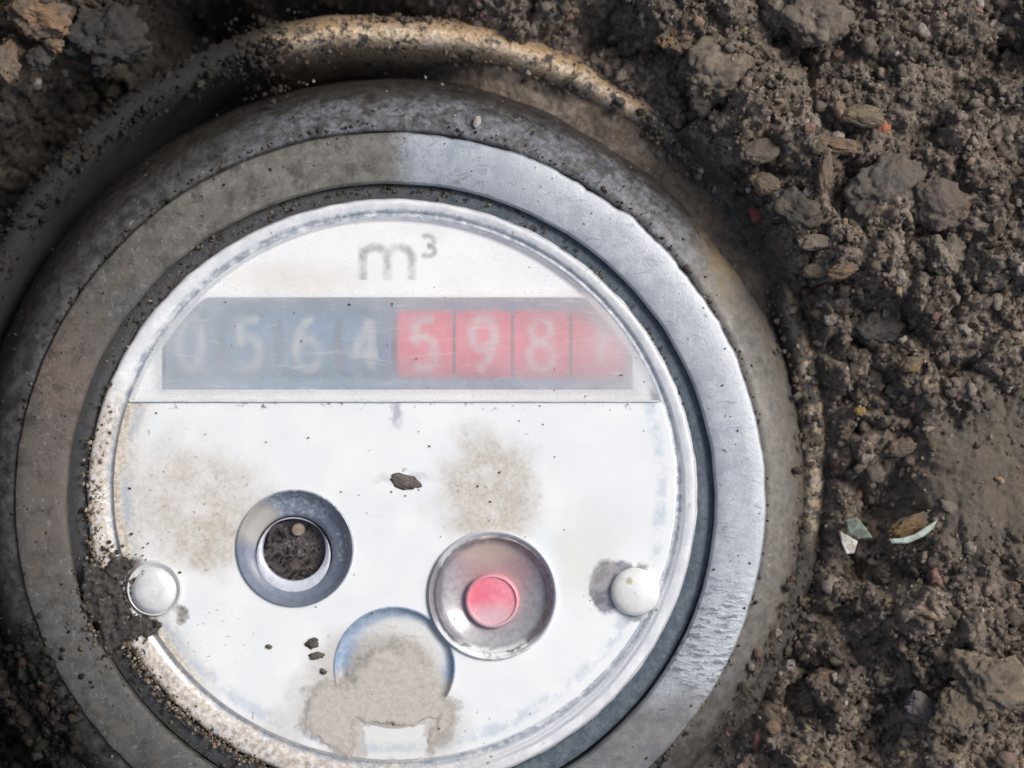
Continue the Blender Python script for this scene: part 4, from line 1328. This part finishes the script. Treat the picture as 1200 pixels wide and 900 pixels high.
def rimz(x, y):
    r = math.hypot(x - X(RIMC[0]), y - Y(RIMC[1]))
    rc_ = math.hypot(x - X(C0[0]), y - Y(C0[1]))
    z1 = float(np.interp(r, [486, 496, 503, 512, 520, 528, 536, 543, 548], [-150, -72, -60, -52, -50, -53, -61, -75, -110]))
    z2 = float(np.interp(rc_, [441, 443, 452, 466, 482, 496, 508, 517, 521], [0, -9, -12, -18, -28, -44, -66, -94, -150]))
    return max(z1, z2)
SP = np.array([(0.5, 0.47, 0.43), (0.30, 0.27, 0.24), (0.14, 0.12, 0.10), (0.07, 0.06, 0.055)])
def g_well():
    a = random.uniform(0, 360); r = 36 * math.sqrt(random.random())
    return polar(342, 650, a, r)
add(150, g_well, lambda x, y: -37, 0.9, 3.6, GP * 0.6, [0.35, 0.2, 0.08, 0.02, 0.2, 0.15])
add(150, g_collar, collar_z, 0.9, 2.6, SP, [0.25, 0.3, 0.25, 0.2])
add(150, g_ring, lambda x, y: 0, 0.8, 2.2, SP, [0.2, 0.3, 0.25, 0.25])
add(60, g_face, lambda x, y: -6.5 if y < Y(LY) else -4.7, 0.7, 1.7, SP, [0.0, 0.1, 0.4, 0.5])
add(700, g_moss, rimz, 1.4, 6.5, PAL * 0.8, PW)
def g_rimdirt():
    a = random.choice([random.uniform(112, 190), random.uniform(-40, 58)])
    r = random.gauss(510, 7) if random.random() < 0.3 else random.gauss(541, 8)
    return polar(*RIMC, a, r)
def g_lowleft():
    return X(random.gauss(20, 30)), Y(random.gauss(850, 45))
add(900, g_lowleft, rimz, 2.0, 11.0, PAL * 0.6, PW)
def g_rimtop():
    a = random.uniform(60, 112)
    return polar(*RIMC, a, random.choice([random.gauss(538, 4), random.gauss(538, 4), random.gauss(500, 4)]))
add(420, g_rimtop, rimz, 1.2, 5.0, PAL * 0.7, PW)
add(2200, g_rimdirt, rimz, 1.4, 6.5, PAL * 0.6, PW)
cl = [np.array(c_) * (1 - 0.78 * float(sstep(np.array(-p_[0]), 215, 310))) for c_, p_ in zip(cl, pos)]  # grains towards the left darkened as painted shade
scatter("loose_specks", np.array(pos), np.array(sz), np.array(cl), SH1, M_CRUMB, parent=meter, root=ROOT)


def flake(name, label, px, py, rx, ry, rz, col, rot, seed, z):
    return stone(name, label, "dirt flake", px, py, rx, ry, rz, col, rot, seed, 0.5, 0.5, 3, z=z)


flake("soil_flake", "dark leaf shaped soil flake on the white plate below the window seam", 475, 564, 18, 8, 1.4, (0.20, 0.18, 0.165), -14, 51.0, -7)
flake("soil_flake", "dark hooked crumb between left recess and muddy bottom recess", 366, 754, 8, 6, 2.5, (0.085, 0.09, 0.085), 40, 52.0, -7)
flake("soil_flake", "dark flat crumb just under the hooked one on the white plate", 371, 768, 8.5, 4, 2.2, (0.09, 0.095, 0.09), 0, 53.0, -7)
flake("soil_flake", "tiny dark speck alone left of the hooked crumb", 315, 758, 4, 2.6, 1.6, (0.09, 0.085, 0.08), -10, 54.0, -7)
flake("soil_flake", "tiny brown crumb at the upper edge of the mud stain, below two dark crumbs", 379, 787, 4, 3.2, 2, (0.13, 0.10, 0.08), -30, 55.0, -7)
stone("white_grit", "pale oval grit grain on the dark collar above the ring's top", "grain", 559, 143, 4.6, 7.2, 4, (0.62, 0.58, 0.53), -18, 56.0, 0.6, 0.2, 3, z=-13, col2=(0.5, 0.46, 0.42))
